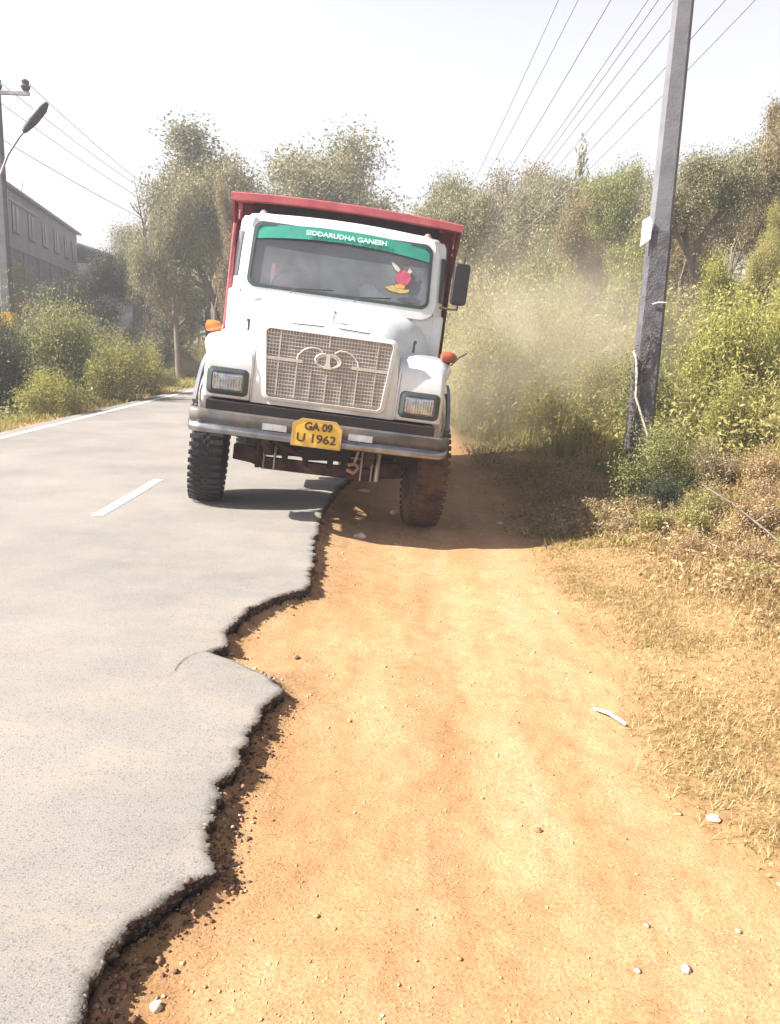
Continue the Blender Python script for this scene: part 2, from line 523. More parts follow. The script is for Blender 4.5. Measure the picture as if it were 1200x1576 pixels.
# hairline crack running back from the notch in the tarmac
ck = MB()
pts = [(-.86, 3.80), (-.905, 3.785), (-.94, 3.74), (-.965, 3.68), (-.975, 3.60), (-.97, 3.53), (-.985, 3.46)]
for q in range(len(pts) - 1):
    w0, w1 = .005 * (1 - q / 6) + .001, .005 * (1 - (q + 1) / 6) + .0006
    (xa, ya), (xb, yb) = pts[q], pts[q + 1]
    ck.add([(xa - w0 * .5, ya - w0, .004), (xa + w0 * .5, ya + w0, .004), (xb + w1, yb + w1 * .5, .004), (xb - w1, yb - w1 * .5, .004)], [(0, 1, 2, 3)])
tag(ck.build('road_crack', surf("crack_dark", (.02, .018, .016)), smooth=0), kind='structure')

# ---------------------------------------------------------------- truck
TR = empty('dump_truck', (-.745, 7.64, -.095), 0,
           'white bonneted dump truck with red tipper, tilted with one wheel off the road', 'dump truck')
TR.rotation_euler = (0, R(5.3), R(3.4))
WHITE = surf("truck_white_paint", (.71, .75, .77), (.63, .67, .69), .30, scale=3, coat=.4, dirt=(.50, .43, .36), dirt_amt=.42)
def road_dust(mt):
    '''dust thrown up from the track, caked on the lowest panels'''
    n, l = mt.node_tree.nodes, mt.node_tree.links
    b = n['Principled BSDF']; src = b.inputs['Base Color'].links[0].from_socket
    tc = n.new('ShaderNodeTexCoord'); sx = n.new('ShaderNodeSeparateXYZ'); l.new(tc.outputs['Object'], sx.inputs[0])
    nz = n.new('ShaderNodeTexNoise'); nz.inputs['Scale'].default_value = 7; nz.inputs['Detail'].default_value = 9; nz.inputs['Roughness'].default_value = .75
    l.new(tc.outputs['Object'], nz.inputs['Vector'])
    a1 = n.new('ShaderNodeMath'); a1.operation = 'MULTIPLY_ADD'; a1.inputs[1].default_value = .9; l.new(nz.outputs['Fac'], a1.inputs[0]); l.new(sx.outputs[2], a1.inputs[2])
    mr = n.new('ShaderNodeMapRange'); mr.inputs[1].default_value = 1.95; mr.inputs[2].default_value = 1.40; mr.inputs[3].default_value = 0; mr.inputs[4].default_value = .42
    l.new(a1.outputs[0], mr.inputs[0])
    mx = n.new('ShaderNodeMix'); mx.data_type = 'RGBA'; l.new(mr.outputs[0], mx.inputs[0]); l.new(src, mx.inputs[6]); mx.inputs[7].default_value = (.44, .31, .20, 1)
    l.new(mx.outputs[2], b.inputs['Base Color'])
road_dust(WHITE)
MAROON = surf("truck_maroon_shaded", (.20, .02, .045), (.14, .014, .035), .5, scale=5, dirt=(.25, .09, .08), dirt_amt=.35)  # tipper red deepened to carry the shadow under the rim
RIM_RED = surf("tipper_faded_red", (.40, .085, .095), (.29, .05, .065), .55, scale=6, dirt=(.48, .25, .20), dirt_amt=.5)
CHROME = surf("bumper_steel", (.33, .33, .35), (.20, .20, .21), .26, .9, scale=9, dirt=(.30, .24, .19), dirt_amt=.5)
BUMP_DARK = surf("bumper_grey", (.12, .12, .125), (.075, .075, .08), .45, .3, scale=8, dirt=(.33, .25, .18), dirt_amt=.5)
RUBBER = surf("tyre_rubber", (.014, .014, .017), (.008, .008, .010), .8, scale=12, dirt=(.06, .05, .045), dirt_amt=.35, bump=.3)
RUBBER_DUST = surf("tyre_rubber_dusty", (.11, .052, .026), (.045, .024, .014), .95, scale=9, dirt=(.18, .095, .048), dirt_amt=.6, bump=.3)
UNDER = surf("chassis_dark", (.014, .007, .007), (.008, .005, .006), .8, scale=9, dirt=(.05, .022, .016), dirt_amt=.4)
AXLE = surf("axle_rust", (.06, .017, .015), (.03, .011, .011), .8, scale=12, dirt=(.25, .12, .08), dirt_amt=.5)
BLACK = surf("black_plastic", (.02, .02, .025), (.015, .015, .02), .4, scale=8)
GASKET = surf("gasket_rubber", (.04, .06, .055), (.03, .045, .04), .6)
GREY = surf("headlamp_bezel", (.055, .07, .07), (.04, .05, .05), .4)
GRILLE_BK = surf("grille_mesh_back", (.34, .31, .285), (.25, .23, .21), .7, .2, scale=14)
GRILLE_BAR = surf("grille_bar_dusty", (.60, .57, .54), (.50, .47, .44), .5, .35, scale=14, dirt=(.42, .34, .27), dirt_amt=.5)
EMBL = surf("emblem_chrome", (.75, .72, .68), (.6, .57, .53), .3, .6)
ORANGE = surf("indicator_orange", (.85, .24, .05), (.7, .18, .04), .25, coat=.5)
OR_SHADE = surf('indicator_shaded', (.42, .11, .05), (.3, .08, .04), .4)  # orange darkened to stand for the lamp on the shaded side
LENS = surf("headlamp_glass", (.48, .48, .50), (.22, .22, .25), .12, .75, scale=16, coat=1.0)
PINK = surf("marker_lens", (.62, .33, .34), (.45, .2, .22), .3, coat=.5)
YEL = surf("plate_yellow", (.80, .52, .06), (.70, .42, .05), .5, scale=10, dirt=(.5, .36, .16), dirt_amt=.4)
INK = surf("plate_ink", (.06, .03, .015), (.04, .02, .01), .6)
INTER = surf("cab_interior", (.13, .09, .10), (.08, .06, .07), .8, scale=5)
SEAT = surf("seat_cover", (.26, .08, .09), (.16, .05, .06), .85, scale=7)
CLOTH = surf("dash_cloth", (.55, .58, .75), (.75, .70, .66), .9, scale=9)
GREEN = surf("banner_green", (.035, .30, .22), (.025, .23, .18), .6)
BAN_TXT = surf("banner_lettering", (.62, .80, .76), (.5, .72, .68), .6)
SEAL = surf("reflective_tape", (.48, .50, .53), (.32, .34, .37), .4, scale=18)

# glass
m, n, l, b = nmat("windscreen_glass")
gl = n.new('ShaderNodeBsdfGlossy'); gl.inputs['Roughness'].default_value = .03; gl.inputs['Color'].default_value = (.9, .93, .95, 1)
tp = n.new('ShaderNodeBsdfTransparent'); tp.inputs['Color'].default_value = (.78, .80, .82, 1)
df = n.new('ShaderNodeBsdfDiffuse'); df.inputs['Color'].default_value = (.40, .44, .45, 1)
fr = n.new('ShaderNodeFresnel'); fr.inputs['IOR'].default_value = 1.5
ad = n.new('ShaderNodeMath'); ad.operation = 'MULTIPLY_ADD'; ad.inputs[1].default_value = 2.4; ad.inputs[2].default_value = .05
l.new(fr.outputs[0], ad.inputs[0])
m1 = n.new('ShaderNodeMixShader'); l.new(ad.outputs[0], m1.inputs[0]); l.new(tp.outputs[0], m1.inputs[1]); l.new(gl.outputs[0], m1.inputs[2])
tc = n.new('ShaderNodeTexCoord'); dn = noise_node(3.0, 6, .65)
rr = ramp(n, [(.35, (.16,) * 3), (.7, (.34,) * 3)]); l.new(dn.outputs['Fac'], rr.inputs['Fac'])
m2_ = n.new('ShaderNodeMixShader'); l.new(rr.outputs['Color'], m2_.inputs[0]); l.new(m1.outputs[0], m2_.inputs[1]); l.new(df.outputs[0], m2_.inputs[2])
l.new(m2_.outputs[0], n['Material Output'].inputs['Surface'])
GLASS = m

def sel(cx, w, z0, z1, n_=26, p=5.0):
    """dome section (open arch from bottom left over the top to bottom right)"""
    pts = []
    for i in range(n_ + 1):
        t = PI - PI * i / n_
        c_, s_ = math.cos(t), math.sin(t)
        pts.append((cx + w * math.copysign(abs(c_) ** (2 / p), c_), z0 + (z1 - z0) * abs(s_) ** (2 / p)))
    return pts

# bonnet: loft from the nose back to the windscreen base
hood = MB(); rings = []
for (y, w, zt, crown, z0) in [(-.835, .575, 1.685, .03, 1.04), (-.825, .60, 1.705, .035, 1.04), (-.78, .62, 1.725, .04, 1.04), (-.65, .645, 1.76, .045, 1.04), (-.45, .69, 1.81, .05, 1.04),
                          (-.2, .745, 1.87, .05, 1.04), (.05, .83, 1.93, .05, 1.04), (.2, .90, 1.965, .045, 1.04), (.34, .96, 1.99, .04, 1.04)]:
    ring = []
    for (x, z) in sel(0, w, z0, zt - crown):
        ring.append((x, y, z + crown * max(0, 1 - (x / w) ** 2) * ((z - z0) / (zt - crown - z0))))
    rings.append(ring)
hood.loft(rings)
bon = hood.build('bonnet', WHITE, TR, smooth=40)
# shut line strip and ornament
o = MB(); o.tube([(0, -.60, 1.775), (0, -.605, 1.82)], .012, 8); o.lathe([(-.028, .006), (-.015, .02), (.0, .026), (.015, .02), (.028, .006)], (0, -.605, 1.845), 'y', 14)
o.build('bonnet_ornament', EMBL, bon)
# grille surround, mesh, bars
def trap(z0, z1, wb, wt, r, n_=5):
    """rounded outline: width wb at bottom (z0), wt higher up; bottom corners chamfered"""
    base = rrect(0, (z0 + z1) / 2, wt, (z1 - z0) / 2, r, n_)
    out = []
    for (x, z) in base:
        t = (z - z0) / (z1 - z0)
        k = 1 - (1 - wb / wt) * max(0, 1 - t / .30) ** 1.0
        zz = z + .022 * (1 - (x / wt) ** 2) * (t > .5)
        out.append((x * k, zz))
    return out
Yg = -.838
o_ = trap(1.075, 1.69, .50, .555, .045); i_ = trap(1.105, 1.655, .465, .52, .03)
MB().frame([(x, Yg - .016, z) for x, z in o_], [(x, Yg - .026, z) for x, z in i_], (0, .03, 0)).build('grille_surround', WHITE, bon, bevel=.004)
gr = MB(); gr.v = [(x, Yg - .003, z) for x, z in i_]; gr.f = [tuple(range(len(i_)))]
gr.add([(x, Yg + .006, z) for x, z in i_], [tuple(range(len(i_)))])
grl = gr.build('grille', GRILLE_BK, TR, smooth=0)
bars = MB()
def xlim(z): 
    t = (z - 1.105) / .55
    return .52 * (1 - (1 - .465 / .52) * max(0, 1 - t / .30)) - .006
for k in range(1, 19):
    z = 1.105 + .55 * k / 19; w = xlim(z)
    bars.box((0, Yg - .008, z), (2 * w, .008, .008))
for k in range(-20, 21):
    x = k * .0255
    zt = 1.655 + .02 * (1 - (x / .52) ** 2); zb = 1.108 if abs(x) < .455 else 1.108 + (abs(x) - .455) * 2.2
    bars.box((x, Yg - .006, (zt + zb) / 2), (.0055, .008, zt - zb - .01))
bars.build('grille_mesh', GRILLE_BAR, grl, smooth=0)
bars = MB()
GB2 = surf("grille_bar_bright", (.60, .55, .50), (.50, .46, .41), .45, .3, scale=14)
for sgn in (-1, 1): bars.box((sgn * .36, Yg - .016, 1.425), (.31, .014, .026))
for x, z0, z1 in ((-.25, 1.12, 1.43), (.25, 1.12, 1.43), (0, 1.115, 1.33), (-.13, 1.115, 1.35), (.13, 1.115, 1.35), (0, 1.56, 1.665), (-.40, 1.125, 1.655), (.40, 1.125, 1.655)):
    bars.box((x, Yg - .013, (z0 + z1) / 2), (.013 if abs(x) in (.25, 0) else .008, .012, z1 - z0))
for sgn in (-1, 1):
    bars.tube([(sgn * .255, Yg - .014, 1.43), (sgn * .245, Yg - .014, 1.475), (sgn * .205, Yg - .014, 1.52), (sgn * .15, Yg - .014, 1.545), (sgn * .09, Yg - .014, 1.545), (sgn * .05, Yg - .014, 1.52)], .008, 6)
bars.build('grille_bars', GB2, grl, smooth=30)
em = MB()
zc = 1.455
for q in range(28):      # oval ring, open left and right of the top
    t0, t1 = 2 * PI * q / 28, 2 * PI * (q + 1) / 28
    if abs(math.sin((t0 + t1) / 2)) > .985 and math.sin(t0) > 0: continue
    em.tube([(.105 * math.cos(t0), Yg - .024, zc + .056 * math.sin(t0)), (.105 * math.cos(t1), Yg - .024, zc + .056 * math.sin(t1))], .010, 6)
em.prism([(-.016, zc + .055), (.016, zc + .055), (.018, zc - .02), (.034, zc - .066), (-.034, zc - .066), (-.018, zc - .02)], Yg - .034, Yg - .014)
for sgn in (-1, 1):
    em.tube([(sgn * .016, Yg - .024, zc + .045), (sgn * .05, Yg - .024, zc + .036), (sgn * .085, Yg - .024, zc + .008), (sgn * .09, Yg - .024, zc - .03)], .008, 6)
em.build('emblem', EMBL, grl, smooth=40)
for sgn in (-1, 1):
    MB().box((sgn * .728, -.35, 1.66), (.02, .04, .10)).box((sgn * .738, -.35, 1.70), (.02, .025, .03)).build('bonnet_latch', GREY, bon)
# dark slots above the grille
o = MB()
for sgn in (-1, 1): o.box((sgn * .19, -.80, 1.722), (.26, .012, .010), (0, sgn * R(2), 0))
o.build('grille_slot', GREY, bon)

# mudguards with wheel arches
FLARE = surf('flare_shade_grey', (.22, .23, .26), (.15, .16, .19), .6, scale=5, dirt=(.4, .33, .28), dirt_amt=.5)  # grey stands for body colour in shade, with dirt over it
def fender(sgn):
    side = [(-.835, 1.045), (-.84, 1.30), (-.83, 1.42), (-.79, 1.50), (-.72, 1.545), (-.58, 1.575), (-.3, 1.60), (.1, 1.62), (.42, 1.63), (.62, 1.60), (.66, 1.2), (.66, .80)]
    arch = []
    for i in range(13):
        a_ = R(28 + (150 - 28) * i / 12); arch.append((.70 * math.cos(a_) * .92, .50 + .70 * math.sin(a_)))
    poly = side + arch + [(-.62, 1.045)]
    xo = lambda y: 1.0 + .10 * float(sm(-.84, -.35, y))
    rings = []
    for f_ in (0, .35, .8, .93, 1.0):
        ring = []
        for (y, z) in poly:
            x0 = .60
            x = x0 + (xo(y) - x0) * f_
            zz = z
            if z > 1.40: zz = z - .05 * f_ ** 3 - .045 * (f_ > .97) - .012 * (f_ > .9)
            yy = y + (.025 if (f_ == 1.0 and y < -.6) else 0)
            ring.append((sgn * x, yy, zz))
        rings.append(ring)
    q = MB().loft(rings)
    return q.build('mudguard', WHITE, TR, smooth=40, bevel=.012)
for sgn in (-1, 1):
    fd = fender(sgn)
    MB().tube([(sgn * .612, -.842, 1.05), (sgn * .612, -.845, 1.30), (sgn * .62, -.83, 1.43)], .0025, 5).build('panel_seam', FLARE, fd)
    # flare in shade grey behind the front wheel arch edge
    fl = MB(); pr = []
    for i in range(11):
        a_ = R(100 + 48 * i / 10); pr.append((math.cos(a_), math.sin(a_)))
    outer = [(sgn * 1.085, .72 * c_, .55 + .82 * s_) for c_, s_ in pr]
    inner = [(sgn * 1.085, .66 * c_, .55 + .74 * s_) for c_, s_ in pr]
    fl.loft([outer, [(x + sgn * .03, y, z) for x, y, z in outer], [(x + sgn * .03, y, z) for x, y, z in inner], inner], closed=False, caps=False)
    fl.build('arch_flare', FLARE, fd)
# headlights
for sgn in (-1, 1):
    cx = sgn * .80
    hl = MB().frame([(x, -.842, z) for x, z in rrect(cx, 1.185, .172, .112, .045)], [(x, -.862, z) for x, z in rrect(cx, 1.185, .128, .074, .025)], (0, .03, 0)).build('headlight', GREY, TR, bevel=.004)
    g_ = MB(); rr_ = rrect(cx, 1.185, .134, .08, .03)
    g_.loft([[(x, -.846, z) for x, z in rr_], [(cx + (x - cx) * .92, -.853, 1.185 + (z - 1.185) * .92) for x, z in rr_], [(cx + (x - cx) * .6, -.860, 1.185 + (z - 1.185) * .6) for x, z in rr_]])
    g_.build('lens', LENS, hl)
    rb = MB()
    for k in range(-5, 6): rb.box((cx + k * .022, -.858, 1.185), (.003, .005, .12))
    rb.build('lens_rib', SEAL, hl, smooth=0)
# indicator lamps and guide rod
for sgn in (-1, 1):
    q = MB(); q.lathe([(-.06, .02), (-.05, .045), (0, .052), (.05, .045), (.085, .018)], (sgn * 1.04, -.33, 1.61), 'x', 16)
    iv = q.build('indicator', ORANGE if sgn < 0 else OR_SHADE, TR)
    MB().box((sgn * 1.045, -.30, 1.553), (.05, .06, .03)).build('bracket', BLACK, iv)
MB().tube([(1.07, -.4, 1.54), (1.13, -.43, 1.62), (1.19, -.45, 1.665)], .006, 6).build('guide_rod', BLACK, TR)

# bumper
def bump_curve(z, dy=0, ins=0):
    return [(-1.10 + ins, -.60 + dy, z), (-1.10 + ins, -.78 + dy, z), (-1.07 + ins, -.90 + dy, z), (-.98, -.955 + dy, z), (-.5, -.975 + dy, z), (0, -.98 + dy, z), (.5, -.975 + dy, z), (.98, -.955 + dy, z), (1.07 - ins, -.90 + dy, z), (1.10 - ins, -.78 + dy, z), (1.10 - ins, -.60 + dy, z)]
bm_ = MB().loft([bump_curve(.775, .05), bump_curve(.76, .01), bump_curve(.775, -.012), bump_curve(.80, -.016), bump_curve(.825, -.006), bump_curve(.835, .012), bump_curve(.84, .03)], closed=False, caps=False)
BP = bm_.build('bumper', CHROME, TR, smooth=60)
md = BP.modifiers.new('solid', 'SOLIDIFY'); md.thickness = .006; md.offset = 0
b2_ = MB().loft([bump_curve(.838, .022), bump_curve(.90, .012), bump_curve(.935, .016), bump_curve(.945, .04), bump_curve(.945, .09)], closed=False, caps=False)
q = b2_.build('bumper_upper', BUMP_DARK, BP, smooth=50)
md = q.modifiers.new('solid', 'SOLIDIFY'); md.thickness = .006; md.offset = 0
for x in (-.37, .34):
    MB().box((x, -.972, .868), (.20, .006, .052), (0, 0, 0)).build('reflective_strip', SEAL, BP)
# valance between bumper and bonnet, deepened to block a sunlit sliver
MB().box((0, -.74, .975), (1.9, .34, .10)).build('front_panel', UNDER, TR)
for x in (-.93, .90): MB().box((x, -.80, .985), (.05, .06, .09)).build('bumper_bracket', BUMP_DARK, BP)
MB().box((-.66, -.75, .975), (.50, .10, .05)).build('step_plate', surf("step_beige", (.42, .34, .27), (.28, .2, .15), .7), BP)
MB().tube([(-.45, -.80, .985), (.62, -.80, .985)], .018, 8).build('cross_tube', UNDER, TR)
# number plate
pl = MB()
po = [(-.205, -.115), (.205, -.115), (.205, .06), (.15, .115), (-.13, .115), (-.205, .065)]
pl.prism([(x - .02, z + .865) for x, z in po], -1.012, -1.000)
PLT = pl.build('number_plate', YEL, TR, bevel=.004)
BO = surf("plate_border", (.55, .36, .13), (.45, .28, .1), .6)
MB().frame([(x - .02, -1.014, z + .865) for x, z in po], [(x * .93 - .02, -1.014, z * .88 + .865) for x, z in po], (0, .004, 0)).build('border', BO, PLT)
text_obj('lettering', "GA 09", .085, INK, PLT, (-.01, -1.018, .918), (R(90), 0, 0), .002, 1.0, .0035)
text_obj('lettering', "U 1962", .098, INK, PLT, (-.02, -1.018, .82), (R(90), 0, 0), .002, 1.12, .0018)
MB().box((-.02, -.985, .90), (.12, .03, .05)).build('bracket', UNDER, PLT)

# cab -------------------------------------------------------------
def wy(z): return .30 + (z - 2.0) * .20          # windscreen plane leans back
def crown(x, hw): return 1 - (x / hw) ** 2
def wr(cx, z0, z1, hwb, hwt, r, dy=0, cr=.05):
    out = []
    for (x, z) in rrect(cx, (z0 + z1) / 2, hwb, (z1 - z0) / 2, r, 8):
        t = (z - z0) / (z1 - z0)
        hw = hwb + (hwt - hwb) * t
        xx = x * hw / hwb
        zz = z + cr * crown(xx, hw) * t - .02 * crown(xx, hw) * (1 - t)
        yy = wy(z) + dy - .03 * crown(xx, hw)
        out.append((xx, yy, zz))
    return out
CAB = MB().frame(wr(0, 1.92, 2.685, .945, .915, .15, 0), wr(0, 2.035, 2.60, .855, .835, .075, -.012), (0, .07, 0)).build('cab', WHITE, TR, bevel=.008, smooth=50)
# cowl and lower front of the cab
cw = MB(); 
cw.prism([(-1.03, 1.50), (-1.03, 1.98), (1.03, 1.98), (1.03, 1.50)], .31, .40)
cw.build('cowl', WHITE, CAB, bevel=.03)
MB().frame(wr(0, 2.020, 2.615, .868, .85, .08, -.018), wr(0, 2.05, 2.585, .84, .82, .065, -.022), (0, .018, 0)).build('windscreen_gasket', GASKET, CAB)
gw = wr(0, 2.045, 2.59, .845, .825, .07, .004)
ws = MB(); ws.add(gw, [tuple(range(len(gw)))])
WSO = ws.build('windscreen', GLASS, CAB, smooth=0)
# sun band with lettering on the glass
ban = MB(); N = 30
topr, botr = [], []
for i in range(N + 1):
    x = -.835 + 1.67 * i / N
    zt = 2.586 + .05 * crown(x, .84) - (.05 if abs(x) > .82 else (.018 if abs(x) > .79 else 0)); zb = 2.487 + .035 * crown(x, .84) - .03 * (x / .84) ** 2
    yy = lambda z: wy(z) - .03 * crown(x, .84) - .014
    topr.append((x * .985, yy(zt), zt)); botr.append((x * .995, yy(zb), zb))
ban.loft([topr, botr], closed=False, caps=False)
BN = ban.build('sun_band', GREEN, WSO, smooth=0)
md = BN.modifiers.new('solid', 'SOLIDIFY'); md.thickness = .002; md.offset = 0
tx = text_obj('lettering', "SIDDARUDHA GANESH", .060, BAN_TXT, BN, (.02, wy(2.575) - .055, 2.572), (R(90) - math.atan(.2), 0, 0), .001, 1.22, .0015)
# wipers
for x0, x1 in ((-.45, -.05), (.15, .50)):
    MB().tube([(x0, .235, 2.0), (x0 + .06, .225, 2.045), (x1, .245, 2.075)], .006, 6).build('wiper', BLACK, CAB)
# sticker: colourful decal patches low on the glass
def decal(name, pts, mat, dz=0):
    q = MB(); q.prism([(.585 + (x - .585) * .76, 2.275 + (z - 2.275) * .86) for x, z in pts], 0, .002)
    ob = q.build(name, mat, WSO, smooth=0)
    ob.location = (0, wy(2.25) - .03 * crown(.6, .84) - .012 + dz, 0)
    ob.rotation_euler = (0, 0, 0)
    # shear to the glass by vertex edit
    for v in ob.data.vertices: v.co.y += (v.co.z - 2.25) * .20 + .012 * (v.co.x - .6)
    return ob
D_R = surf("decal_crimson", (.46, .09, .15), (.34, .07, .11), .5, scale=30); D_W = surf("decal_white", (.50, .47, .46), scale=30); D_Y = surf("decal_yellow", (.48, .34, .12), scale=30); D_G = surf("decal_dark", (.12, .10, .06)); D_O = surf('decal_orange', (.75, .35, .1))
decal('decal_patch', [(.53, 2.22), (.50, 2.28), (.53, 2.35), (.60, 2.375), (.67, 2.35), (.70, 2.29), (.66, 2.22), (.60, 2.20)], D_R)
decal('decal_patch', [(.43, 2.44), (.46, 2.43), (.50, 2.41), (.55, 2.37), (.53, 2.34), (.49, 2.36), (.45, 2.40)], D_W, -.003)
decal('decal_patch', [(.53, 2.40), (.56, 2.38), (.60, 2.39), (.59, 2.43), (.54, 2.44)], D_G, -.003)
decal('decal_patch', [(.38, 2.16), (.45, 2.13), (.58, 2.115), (.68, 2.135), (.69, 2.17), (.62, 2.16), (.55, 2.18), (.47, 2.19)], D_Y, -.003)
decal('decal_patch', [(.50, 2.20), (.53, 2.17), (.62, 2.17), (.63, 2.20), (.57, 2.215)], D_O, -.005)
decal('decal_patch', [(.64, 2.35), (.68, 2.34), (.70, 2.37), (.66, 2.40)], D_W, -.003)
# roof
rf = MB(); rings = []
for (y, w, z1, k) in [(.445, .87, 2.645, .03), (.46, .90, 2.67, .045), (.50, .95, 2.682, .05), (.6, .99, 2.695, .052), (.9, .99, 2.695, .052), (1.1, .98, 2.675, .05), (1.12, .97, 2.66, .04)]:
    ring = []
    for i in range(25):
        x = -w + 2 * w * i / 24
        edge = max(0, (abs(x) - (w - .10)) / .10)
        ring.append((x, y, z1 + k * crown(x, w) - .075 * edge ** 2))
    ring += [(w, y, 2.60), (-w, y, 2.60)]
    rings.append(ring)
rf.loft(rings).build('roof', WHITE, CAB, smooth=50)
for sgn in (-1, 1):
    q = MB(); q.lathe([(0, .045), (.02, .04), (.045, .036), (.065, .022), (.072, .004)], (sgn * .79, .52, 2.665), 'z', 14)
    q.build('marker_lamp', PINK, CAB)
# sides with window openings, doors
for sgn in (-1, 1):
    outer = [(y, z) for y, z in rrect(.80, 1.80, .31, .84, .05)]
    inner = [(.80 + (y - .80) * .80, 2.29 + (z - 1.80) * .27) for y, z in outer]
    def sx_(z): return 1.03 - .05 * max(0, (z - 1.95)) / .7
    MB().frame([(sgn * sx_(z), y, z) for y, z in outer], [(sgn * sx_(z), y, z) for y, z in inner], (-sgn * .04, 0, 0)).build('door', WHITE, CAB, bevel=.006)
    gl_ = MB(); gl_.add([(sgn * (sx_(z) - .02), y, z) for y, z in inner], [tuple(range(len(inner)))]); gl_.build('side_window', GLASS, CAB, smooth=0)
    cp = []
    for (z_, k_) in ((1.50, 1.0), (1.98, 1.0), (2.40, .985), (2.60, .965), (2.66, .94)):
        cp.append([(sgn * .925 * k_, wy(z_) - .0 + .01 if z_ > 1.9 else .31, z_), (sgn * .985 * k_, wy(max(z_, 1.98)) + .06, z_), (sgn * 1.022 * k_, .51, z_), (sgn * .98 * k_, .53, z_), (sgn * .90 * k_, .40, z_)])
    MB().loft(cp).build('corner_post', WHITE, CAB, bevel=.006, smooth=60)
    qg = []
    for (z_, k_) in ((2.10, .999), (2.40, .990), (2.52, .980)):
        qg.append([(sgn * (.962 * k_ + .004), wy(z_) + .035, z_), (sgn * (.985 * k_ + .006), wy(z_) + .06, z_), (sgn * (1.012 * k_ + .006), .485, z_)])
    MB().loft(qg, closed=False, caps=False).build('quarter_window', BLACK, CAB, smooth=0)
    MB().box((sgn * 1.04, .98, 1.78), (.02, .12, .025)).build('door_handle', BLACK, CAB)
    # red grab post at the rear edge of the cab
    MB().tube([(sgn * 1.065, .50, 1.62), (sgn * 1.05, .50, 2.58)], .014, 8).build('grab_rail', AXLE if sgn > 0 else RIM_RED, CAB)
    # cab steps
    MB().box((sgn * .96, .86, .80), (.18, .40, .04)).build('step', UNDER, CAB); MB().box((sgn * .96, .86, 1.12), (.14, .40, .03)).build('step', UNDER, CAB)
    MB().box((sgn * .9, .885, 1.20), (.12, .47, 1.0)).build('cab_lower', BUMP_DARK, CAB)
# interior
MB().box((0, 1.09, 1.95), (1.84, .03, 1.40)).box((0, .70, 1.42), (1.8, .75, .04)).build('interior_shell', INTER, CAB)
MB().box((0, .50, 1.95), (1.76, .26, .16)).build('dashboard', surf("dash_grey", (.10, .11, .11), (.07, .075, .075), .7), CAB, bevel=.03)
for x in (-.45, .45):
    st = MB(); st.box((x, .95, 1.95), (.52, .14, .72), (R(-8), 0, 0)); st.box((x, .80, 1.62), (.52, .42, .14)); st.build('seat', SEAT, CAB, bevel=.04)
sw = MB(); c0 = Vector((-.45, .60, 2.06)); 
pts = [c0 + Vector((.21 * math.cos(t), .10 * math.sin(t), .18 * math.sin(t))) for t in [2 * PI * k / 24 for k in range(25)]]
sw.tube(pts, .014, 6, False); sw.tube([pts[0], pts[12]], .01, 6); sw.tube([c0, c0 + Vector((0, -.12, -.18))], .02, 6)
sw.build('steering_wheel', BLACK, CAB)
ct = MB(); ct.loft([[(.20 + .05 * k + .012 * math.sin(k * 2 + j), .44 + .02 * j, 2.03 + .03 * j + (.05 * math.sin(k * .9) if j > 1 else 0)) for k in range(6)] for j in range(5)], closed=False, caps=False)
ct.build('cloth', CLOTH, CAB)

# mirror on a bracket
mr_ = MB(); ro = rrect(1.135, 2.29, .075, .19, .035)
mr_.loft([[(1.135 + (x - 1.135) * .9, .235, 2.29 + (z - 2.29) * .95) for x, z in ro], [(x, .25, z) for x, z in ro], [(x, .31, z) for x, z in ro], [(1.135 + (x - 1.135) * .8, .335, 2.29 + (z - 2.29) * .9) for x, z in ro]])
MR = mr_.build('mirror', BLACK, TR, bevel=.004)
MB().tube([(.98, .34, 2.06), (1.04, .31, 2.055), (1.14, .29, 2.06), (1.14, .29, 2.12)], .011, 8).build('mirror_arm', AXLE, MR)
MB().tube([(1.14, .28, 2.46), (1.145, .28, 2.54)], .009, 8).build('mirror_pin', AXLE, MR)

# tipper body -----------------------------------------------------
BW = 1.13
bd = MB()
bd.box((0, 1.30, 2.03), (2 * BW - .06, .06, 1.68))                      # headboard
for sgn in (-1, 1): bd.box((sgn * (BW - .03), 2.98, 2.00), (.06, 3.36, 1.62))
bd.box((0, 4.63, 1.95), (2 * BW - .14, .06, 1.5)); bd.box((0, 2.96, 1.20), (2 * BW - .13, 3.26, .06))
BODY = bd.build('tipper_body', MAROON, TR, bevel=.008)
for sgn in (-1, 1):
    for y in (1.30, 1.95, 2.6, 3.25, 3.9, 4.6): MB().box((sgn * (BW + .016), y, 1.98), (.03, .09, 1.48)).build('body_rib', RIM_RED, BODY, bevel=.006)
    MB().box((sgn * (BW + .017), 2.98, 1.19), (.034, 3.40, .10)).build('body_rail', RIM_RED, BODY, bevel=.006)
MB().box((0, 1.215, 1.85), (1.9, .15, 2.08)).build('light_gap_filler', UNDER, TR)  # box added behind the cab to stop sun leaking through the gap
# canopy lip over the cab with flared corner gussets
lip = MB(); rings = []
for i in range(17):
    x = -1.165 + 2.33 * i / 16
    zt = 2.925 + .04 * (1 - (x / 1.165) ** 2); y0 = .93
    rings.append([(x, y0, zt - .075), (x, y0, zt - .012), (x, y0 + .02, zt), (x, 1.40, zt + .03), (x, 1.40, zt - .05), (x, y0 + .03, zt - .08)])
lip.loft(rings); lp = lip.build('body_rim', RIM_RED, BODY, smooth=30)
for sgn in (-1, 1):
    g_ = MB(); g_.prism([(.96, 2.855), (1.27, 2.855), (1.27, 2.40)], sgn * 1.15 - .012, sgn * 1.15 + .012, 'x'); g_.build('gusset', MAROON, BODY)
    MB().box((sgn * 1.135, 3.03, 2.875), (.12, 3.25, .10)).build('side_rail', RIM_RED, BODY, bevel=.01)

